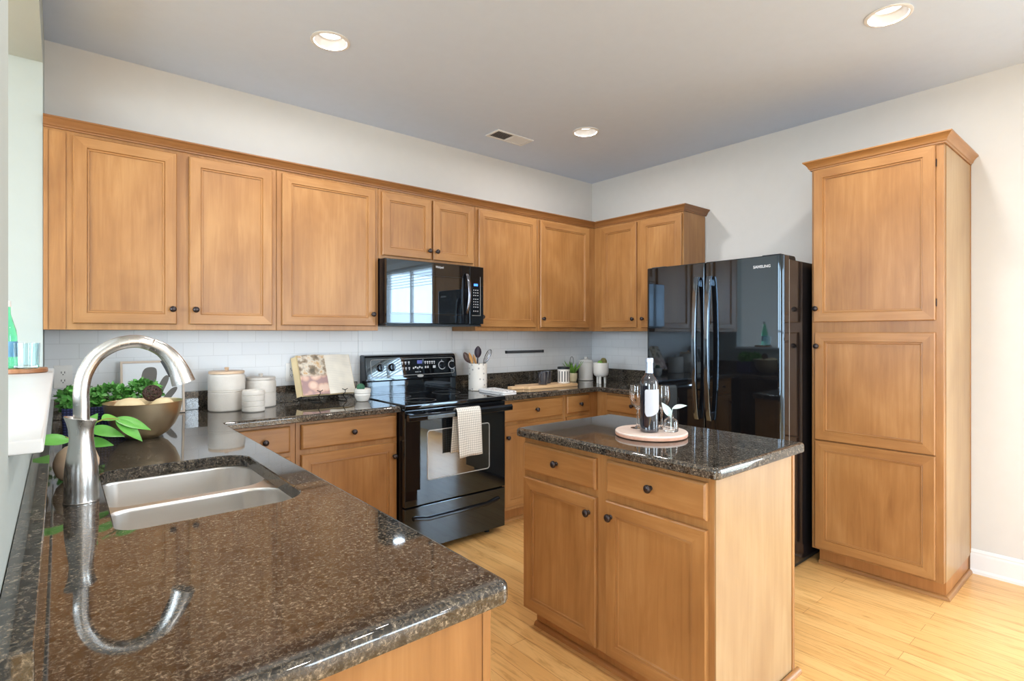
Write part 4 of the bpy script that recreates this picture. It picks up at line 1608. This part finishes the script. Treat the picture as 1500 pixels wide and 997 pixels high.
LV = [((0.028, -0.03, 0.172), (0.45, -0.1, 0.85), 0.062, 0.036), ((0.03, -0.03, 0.172), (0.95, -0.25, -0.25), 0.115, 0.046),
      ((0.105, -0.04, 0.203), (0.93, -0.15, -0.36), 0.125, 0.042), ((0.11, -0.04, 0.2), (0.72, -0.3, -0.7), 0.12, 0.044),
      ((0.015, -0.02, 0.125), (0.9, -0.3, -0.12), 0.095, 0.042), ((-0.015, -0.02, 0.135), (-0.97, -0.2, 0.16), 0.12, 0.046),
      ((0.07, -0.04, 0.2), (0.6, 0.75, 0.05), 0.09, 0.04)]
for b, d, ln_, wd in LV:
    mb = MB()
    mb.leaf(LS(b), d, (0.0, -0.75, 0.65), ln_ * 0.82, wd * 0.82, 0.12, rows=9)
    mb.build('leaf', 'leaf', vz, ang=180, normals=False)

# ------------------------------------------------------------------ cookbook on a wire stand
TL = math.radians(26)
by, bz = 3.345, 0.968
st = thing('cookbook_stand', 'black wire easel holding the open cookbook', 'stand', (1.31, by, CT1 + 0.0005))
zb = bz - CT1 - 0.0005


def lean(x, s_, d=0.0):
    """local point: s_ up the page, d in front of it"""
    return (x, s_ * math.sin(TL) - d * math.cos(TL), zb + s_ * math.cos(TL) + d * math.sin(TL))


mb = MB()
R3 = 0.0024
mb.tube([lean(-0.10, -0.006, -0.026), lean(0.10, -0.006, -0.026)], R3, n=6)
mb.tube([lean(-0.06, -0.006, -0.026), lean(-0.06, 0.17, -0.026), lean(0.06, 0.17, -0.026), lean(0.06, -0.006, -0.026)], R3, n=6)
mb.build('back_frame', 'black_wire', st)
for sx in (-0.075, 0.085):
    mb = MB()
    mb.tube([(sx - 0.03, 0.045, R3), (sx, -0.035, R3), (sx + 0.008, -0.030, R3), lean(sx, -0.006, -0.024)], R3, n=6)
    mb.tube([lean(sx, -0.0065, -0.026), lean(sx, -0.0065, 0.022), lean(sx, 0.010, 0.026)], R3, n=6)
    mb.tube([lean(sx - 0.018, 0.016, 0.025), lean(sx, 0.006, 0.026), lean(sx + 0.018, 0.016, 0.025)], R3, n=6)
    mb.build('foot', 'black_wire', st)
mb = MB()
mb.tube([lean(0, 0.12, -0.0285), (0, 0.118, R3), (-0.10, 0.118, R3)], R3, n=6)
mb.build('rear_leg', 'black_wire', st)

bkb = thing('cookbook', 'open cookbook with a photo of buns on its left page, beside the range', 'book', (1.31, by, CT1 + 0.0005))
PW, PH = 0.168, 0.268


def page_block(sgn, mat, lift, thick):
    mb = MB()
    nx, rows = 12, 2
    top, bot = [], []
    for j in range(rows + 1):
        tr, br_ = [], []
        for i in range(nx + 1):
            u = i / nx
            cv = lift * math.sin(PI * min(1, u * 1.15)) * (1 - 0.35 * u)
            tr.append(mb.bm.verts.new(lean(sgn * u * PW, PH * j / rows, -0.020 + thick + cv)))
            br_.append(mb.bm.verts.new(lean(sgn * u * PW * 1.01, PH * j / rows, -0.020)))
        top.append(tr)
        bot.append(br_)
    for j in range(rows):
        for i in range(nx):
            mb.face([top[j][i], top[j][i + 1], top[j + 1][i + 1], top[j + 1][i]], 2, 0)
            mb.face([bot[j][i], bot[j][i + 1], bot[j + 1][i + 1], bot[j + 1][i]], 2, 1)
    for j, rev in ((0, 0), (rows, 1)):
        for i in range(nx):
            mb.face([top[j][i], top[j][i + 1], bot[j][i + 1], bot[j][i]], 2, 1)
    for i in (0, nx):
        for j in range(rows):
            mb.face([top[j][i], top[j + 1][i], bot[j + 1][i], bot[j][i]], 2, 1)
    return mb.build('left_page' if sgn < 0 else 'right_page', [mat, 'page'], bkb, ang=30, rnd=False,
                    uvw=lambda c: (c.x + 0.2, (c.z - zb) / math.cos(TL)))


page_block(-1, 'photo_page', 0.012, 0.011)
page_block(1, 'text_page', 0.010, 0.008)
mb = MB()
mb.rings([[lean(x, s_, d) for s_, d in ((-0.002, -0.0235), (PH + 0.004, -0.0235), (PH + 0.004, -0.0205), (-0.002, -0.0205))] for x in (-PW - 0.006, PW + 0.006)])
mb.build('cover', 'page', bkb)
mb = MB()
V = []
for i in range(7):
    u = i / 6
    V.append([mb.bm.verts.new(lean(-0.02 - u * (PW + 0.012), s_, -0.0195 + 0.0)) for s_ in (0.0, PH)])
mb.bm.clear()
mb = MB()
mb.rings([[lean(x, s_, d) for s_, d in ((0.0, d0), (PH - 0.004, d0), (PH - 0.004, d0 + 0.001), (0.0, d0 + 0.001))] for x, d0 in ((-PW * 1.02, -0.0195), (-PW * 1.09, -0.030), (-PW * 1.17, -0.044))])
mb.build('loose_page', 'page', bkb)

cp_ = thing('cactus_pot', 'small white ribbed pot with a round green cactus between the cookbook and range', 'plant', (1.478, 3.250, CT1 + 0.0005))
mb = MB()
mb.lathe([(0.030, 0.0), (0.036, 0.003), (0.048, 0.028), (0.050, 0.042), (0.0475, 0.046), (0.0475, 0.050), (0.0515, 0.054), (0.0525, 0.078), (0.050, 0.080), (0.047, 0.078), (0.045, 0.068), (0.0, 0.066)], n=36)
mb.build('pot', 'ceramic', cp_)
mb = MB()
n_ = 40
prof = [(0.012, 0.066), (0.021, 0.074), (0.0245, 0.087), (0.022, 0.100), (0.013, 0.110), (0.0, 0.112)]
mb.lathe(prof, (-0.012, 0, 0), n=n_)
for v in mb.bm.verts:
    a = math.atan2(v.co.y, v.co.x + 0.012)
    f = 1 + 0.08 * math.cos(a * 10)
    v.co.x = -0.012 + (v.co.x + 0.012) * f
    v.co.y *= f
mb.build('cactus', 'cactus', cp_)

# ------------------------------------------------------------------ utensil crock and its utensils, folded cloth
KX, KY = 2.425, 3.305
ZK = CT1 + 0.0005
ck_ = MB()
ck_.lathe([(0.064, 0.0), (0.069, 0.003), (0.070, 0.01), (0.070, 0.168), (0.0715, 0.172), (0.0715, 0.200), (0.070, 0.204), (0.067, 0.204), (0.065, 0.19), (0.064, 0.02), (0.0, 0.016)], n=40)
tag(ck_.build('utensil_crock', 'dotted', loc=(KX, KY, ZK)), 'white dotted ceramic crock holding cooking utensils right of the range', 'crock')


def utensil(name, label, foot, tip, hr, head, mat, mat2=None):
    """handle from foot to the neck, then a spoon-like head; positions relative to the crock"""
    t = thing(name, label, 'utensil', (KX, KY, ZK + 0.0175), 0, 'cooking utensils in the dotted crock')
    f_, p = Vector(foot), Vector(tip)
    d = (p - f_).normalized()
    mb = MB()
    neck = p - d * head[1]
    mb.tube([f_ + (neck - f_) * k / 4 for k in range(5)], hr, n=10)
    mb.build('handle', mat, t)
    sd = d.cross(Vector((-0.59, -0.81, 0.0))).normalized()
    fr_ = d.cross(sd)
    mb = MB()
    if head[2] == 'spoon':
        rs = []
        for i in range(11):
            u = i / 10
            wv = max(0.003, head[0] * math.sin(PI * min(0.985, (0.06 + u * 0.94)) ** 1.0) ** 0.6)
            c_ = neck + d * head[1] * u
            rs.append([c_ + sd * wv * math.cos(2 * PI * k / 14) + fr_ * (0.004 * math.sin(2 * PI * k / 14) + 0.008 * math.cos(4 * PI * k / 14) * (wv / head[0])) for k in range(14)])
        mb.rings(rs)
        mb.build('spoon_head', mat2 or mat, t)
    elif head[2] == 'whisk':
        for w_ in range(5):
            a = PI * w_ / 5
            ax = sd * math.cos(a) + fr_ * math.sin(a)
            pts = []
            for i in range(17):
                u = i / 16
                s_ = math.sin(PI * u)
                lobe = math.cos(PI * u)
                pts.append(neck + d * head[1] * (s_ ** 0.75) + ax * head[0] * lobe * (0.25 + 0.75 * (s_ ** 0.6)) * (1 if s_ > 0.02 else 0.25))
            mb.tube(pts, 0.0014, n=5)
        mb.build('whisk_wires', mat2 or mat, t)
    return t


utensil('cooking_spoon', 'grey-brown wooden spoon leaning left out of the dotted crock', (0.0377, -0.025, 0.004), (-0.0728, 0.0765, 0.268), 0.006, (0.024, 0.085, 'spoon'), 'dark_spoon_wood')
utensil('cooking_spoon', 'dark purple spoon with an oval head at the back of the dotted crock', (0.0212, 0.0409, 0.004), (0.0321, 0.0384, 0.315), 0.005, (0.027, 0.088, 'spoon'), 'purple')
utensil('wooden_spatula', 'pale orange wooden spatula at the left of the dotted crock', (-0.0077, -0.0404, 0.004), (-0.0693, 0.0137, 0.268), 0.005, (0.013, 0.085, 'spoon'), 'spoon_wood')
utensil('wooden_spatula', 'second pale orange wooden spatula, nearer the middle of the dotted crock', (0.0435, -0.0025, 0.004), (-0.0127, 0.0393, 0.252), 0.005, (0.011, 0.08, 'spoon'), 'spoon_wood')
utensil('whisk', 'wire whisk leaning right out of the dotted crock', (-0.0425, 0.0147, 0.004), (0.0626, -0.081, 0.29), 0.0065, (0.029, 0.125, 'whisk'), 'dark_spoon_wood', 'dark_chrome')

fc = MB()
pl = fillet([(2.345, 2.895), (2.47, 2.895), (2.50, 3.19), (2.352, 3.205)], 0.02, 5)
fc_prof = [(0.003, 0.0), (0.0, 0.003), (0.0, 0.009), (0.003, 0.012), (0.006, 0.0125), (0.003, 0.013), (0.0, 0.016), (0.0, 0.022), (0.004, 0.026), (0.012, 0.0275)]
fc.rings([[(p.x, p.y, CT1 + 0.0005 + z) for p in offset(pl, i)] for i, z in fc_prof])
tag(fc.build('folded_cloth', 'print_cloth', ang=60), 'folded white printed cloth on the counter edge right of the cooktop', 'cloth')

# ------------------------------------------------------------------ cutting board with mugs and jar
cb = MB()
bp_ = fillet([(0.0, 0.05), (0.11, 0.05), (0.125, 0.0), (0.63, 0.0), (0.63, 0.20), (0.125, 0.20), (0.11, 0.125), (0.0, 0.125)], [0.02, 0.01, 0.015, 0.02, 0.02, 0.015, 0.01, 0.02], 4)
cb.rings([[(p.x, p.y, z) for p in offset(bp_, i)] for i, z in ((0.002, 0.0), (0.0, 0.002), (0.0, 0.018), (0.002, 0.020))], g=0)
tag(cb.build('cutting_board', 'board_wood', loc=(2.635, 3.105, CT1 + 0.0005), rot=(0, 0, math.radians(-5))),
    'pale wooden paddle cutting board on the counter under the two dark mugs', 'cutting board')
ZB = CT1 + 0.0211


def mug(x, y, a, label):
    t = thing('mug', label, 'mug', (x, y, ZB), a, 'dark mugs on the cutting board')
    mb = MB()
    mb.lathe([(0.032, 0.0), (0.035, 0.002), (0.037, 0.02), (0.043, 0.098), (0.0425, 0.1), (0.040, 0.098), (0.035, 0.02), (0.0, 0.008)], n=36)
    mb.build('cup', 'mug', t)
    mb = MB()
    mb.tube(smooth_path([(0.0385, 0, 0.088), (0.060, 0, 0.084), (0.070, 0, 0.060), (0.062, 0, 0.034), (0.0365, 0, 0.026)], 5), 0.0048, n=8)
    mb.build('handle', 'mug', t)
    return t


mug(2.968, 3.165, math.radians(205), 'dark mug on the cutting board with its handle to the left, nearer one')
mug(3.066, 3.225, math.radians(20), 'dark mug just right of and behind the other dark mug')

sj = thing('striped_jar', 'black and white striped ceramic jar with black lid on the cutting board', 'jar', (3.188, 3.150, ZB))
mb = MB()
mb.lathe([(0.048, 0.0), (0.051, 0.003), (0.051, 0.112), (0.049, 0.115), (0.0, 0.115)], n=48)
mb.build('body', 'ceramic', sj)
mb = MB()
for k in range(14):
    a0, a1 = 2 * PI * k / 14, 2 * PI * (k + 0.36) / 14
    arc = [(0.0513, a0 + (a1 - a0) * i / 3) for i in range(4)]
    mb.rings([[(r_ * math.cos(a), r_ * math.sin(a), z) for r_, a in arc] + [((r_ - 0.0012) * math.cos(a), (r_ - 0.0012) * math.sin(a), z) for r_, a in reversed(arc)] for z in (0.014, 0.100)])
mb.build('stripes', 'black_matte', sj)
mb = MB()
mb.lathe([(0.050, 0.1155), (0.0515, 0.117), (0.0515, 0.131), (0.049, 0.134), (0.0, 0.135)], n=40)
mb.build('lid', 'black_matte', sj)

# ------------------------------------------------------------------ corner group
cp_ = thing('succulent_pot', 'small cream pot with a spiky green succulent behind the striped jar', 'plant', (3.52, 3.36, CT1 + 0.0005))
mb = MB()
mb.lathe([(0.026, 0.0), (0.030, 0.002), (0.037, 0.03), (0.0385, 0.055), (0.037, 0.075), (0.034, 0.076), (0.033, 0.066), (0.0, 0.064)], n=32)
mb.build('pot', 'cream', cp_)
mb = MB()
for k in range(13):
    a = k * 2.4
    tl = 0.25 + 0.055 * k
    d = Vector((math.cos(a) * math.sin(1.15 - tl * 0.7), math.sin(a) * math.sin(1.15 - tl * 0.7), 0.72))
    mb.leaf((0.006 * math.cos(a), 0.006 * math.sin(a), 0.066), d, Vector((-math.cos(a), -math.sin(a), 0.6)), random.uniform(0.10, 0.145), 0.022, -0.12, rows=6)
sp_ = mb.build('leaves', 'leaf_aloe', cp_, normals=False, ang=180)
sm = sp_.modifiers.new('thickness', 'SOLIDIFY')
sm.thickness = 0.003
mb = MB()
pts = [(0.0, 0.01, 0.09), (-0.004, 0.01, 0.15)] + [(-0.006 + 0.022 * math.sin(t_), 0.01, 0.185 - 0.036 * math.cos(t_)) for t_ in [2 * PI * i / 18 for i in range(19)]]
mb.tube(pts, 0.0022, n=6)
mb.build('wire_loop', 'black_wire', cp_)

wc = thing('white_canister', 'white lidded ceramic canister in the back right counter corner', 'canister', (3.715, 3.385, CT1 + 0.0005))
mb = MB()
mb.lathe([(0.064, 0.0), (0.069, 0.003), (0.069, 0.012), (0.066, 0.015), (0.066, 0.150), (0.070, 0.158), (0.070, 0.165), (0.066, 0.168), (0.0, 0.168)], n=44)
mb.build('jar', 'ceramic', wc)
mb = MB()
mb.lathe([(0.062, 0.1685), (0.064, 0.172), (0.058, 0.186), (0.030, 0.193), (0.016, 0.194), (0.014, 0.199), (0.018, 0.208), (0.015, 0.214), (0.0, 0.215)], n=40)
mb.build('lid', 'ceramic', wc)

tp = thing('footed_planter', 'white three-legged planter with small cacti near the refrigerator', 'planter', (3.56, 3.07, CT1 + 0.0005))
mb = MB()
mb.lathe([(0.015, 0.057), (0.040, 0.059), (0.058, 0.072), (0.065, 0.095), (0.067, 0.175), (0.0655, 0.178), (0.062, 0.176), (0.060, 0.160), (0.0, 0.158)], n=40)
mb.build('bowl', 'ceramic', tp)
for k in range(3):
    a = math.radians(230 + 120 * k - 20)
    mb = MB()
    mb.lathe([(0.0095, 0.0), (0.0105, 0.002), (0.0115, 0.064)], (0.036 * math.cos(a), 0.036 * math.sin(a), 0), n=16)
    mb.build('leg', 'ceramic', tp)
for x, y, r_, h_, mt in ((0.022, -0.01, 0.028, 0.062, 'moss'), (-0.026, -0.012, 0.02, 0.042, 'leaf_aloe')):
    mb = MB()
    mb.lathe([(r_ * 0.6, 0.156), (r_, 0.158 + h_ * 0.3), (r_ * 0.93, 0.158 + h_ * 0.62), (r_ * 0.55, 0.158 + h_ * 0.93), (0.0, 0.158 + h_)], (x, y, 0), n=30)
    for v in mb.bm.verts:
        a = math.atan2(v.co.y - y, v.co.x - x)
        f = 1 + 0.09 * math.cos(a * 10)
        v.co.x, v.co.y = x + (v.co.x - x) * f, y + (v.co.y - y) * f
    mb.build('cactus', mt, tp)

# ------------------------------------------------------------------ on the island
tr = thing('round_board', 'round pale wooden serving board on the island top', 'tray', (1.918, 1.378, CT1 + 0.0005))
mb = MB()
mb.lathe([(0.138, 0.0), (0.147, 0.003), (0.149, 0.008), (0.149, 0.0145)], n=64, cap1=False)
mb.build('rim', 'bark', tr)
mb = MB()
mb.lathe([(0.1485, 0.0146), (0.149, 0.018), (0.146, 0.0215), (0.0, 0.022)], n=64)
mb.build('top', 'tray_wood', tr)
ZT = CT1 + 0.0229
wb = thing('wine_bottle', 'dark wine bottle with pale label standing on the round board', 'bottle', (1.884, 1.362, ZT))
mb = MB()
mb.lathe([(0.030, 0.0), (0.0365, 0.003), (0.0382, 0.008), (0.0382, 0.190), (0.0365, 0.207), (0.030, 0.222), (0.020, 0.234), (0.0155, 0.245), (0.0145, 0.262)], n=40)
mb.build('glass_body', 'wine_glass_dark', wb)
mb = MB()
mb.lathe([(0.0160, 0.243), (0.0152, 0.262), (0.0150, 0.286), (0.0165, 0.287), (0.0165, 0.303), (0.0150, 0.306), (0.0, 0.306)], n=28)
mb.build('foil_capsule', 'capsule', wb)
mb = MB()
rr = 0.0386
A0, A1 = math.radians(-172), math.radians(-62)
cols = 20
rows_ = []
for i in range(cols + 1):
    u = i / cols
    a = A0 + (A1 - A0) * u
    e = min(u, 1 - u)
    bot = 0.066 + 0.03 * (u ** 2.2) + (0.018 * (1 - min(1, e / 0.14)) ** 2 if u < 0.5 else 0)
    top = 0.178 - 0.006 * (1 - min(1, e / 0.08)) ** 2
    rows_.append([(rr * math.cos(a), rr * math.sin(a), bot + (top - bot) * j / 4) for j in range(5)])
mb.rings(rows_, closed=False, cap0=False, cap1=False)
mb.build('label', 'wine_label', wb, ang=60)


def wineglass(x, y, label):
    t = thing('wine_glass', label, 'wine glass', (x, y, ZT), 0, 'wine glasses on the round board')
    mb = MB()
    mb.lathe([(0.030, 0.0), (0.0305, 0.0015), (0.012, 0.005), (0.0045, 0.012), (0.0038, 0.05), (0.0045, 0.078), (0.014, 0.088), (0.028, 0.104), (0.0355, 0.128), (0.0355, 0.150), (0.0315, 0.184),
              (0.0302, 0.184), (0.0340, 0.150), (0.0338, 0.129), (0.0265, 0.106), (0.012, 0.091), (0.0, 0.088)], n=36)
    mb.build('bowl', 'glass', t)
    return t


wineglass(1.917, 1.446, 'wine glass on the round board, left of and behind the wine bottle')
wineglass(1.986, 1.372, 'wine glass on the round board, right of the wine bottle')
bv = thing('glass_vase', 'small clear glass bud vase with two pale leaves in front of the right wine glass', 'vase', (1.955, 1.306, ZT))
mb = MB()
mb.lathe([(0.026, 0.0), (0.030, 0.003), (0.031, 0.012), (0.0295, 0.042), (0.024, 0.052), (0.0125, 0.057), (0.011, 0.066), (0.0145, 0.071), (0.0125, 0.071), (0.0095, 0.066), (0.0105, 0.058), (0.0225, 0.049),
          (0.027, 0.040), (0.028, 0.014), (0.0, 0.010)], n=36)
mb.build('bottle', 'glass', bv)
mb = MB()
mb.tube(smooth_path([(0, 0, 0.012), (0.0, 0, 0.065), (-0.004, 0.004, 0.088)], 4), 0.0016, n=6)
mb.tube(smooth_path([(0, 0, 0.012), (0.004, 0, 0.065), (0.007, -0.004, 0.098)], 4), 0.0016, n=6)
mb.build('stem', 'leaf_pale', bv)
for b, d, ln_, wd, nr in (((0.002, 0.0, 0.06), (-0.30, 0.32, 0.72), 0.07, 0.030, (-0.6, -0.7, 0.2)), ((0.006, -0.003, 0.094), (0.62, -0.66, 0.28), 0.062, 0.024, (-0.5, -0.3, 0.8))):
    mb = MB()
    mb.leaf(b, d, nr, ln_, wd, 0.1, rows=8)
    mb.build('leaf', 'leaf_pale', bv, normals=False, ang=180)
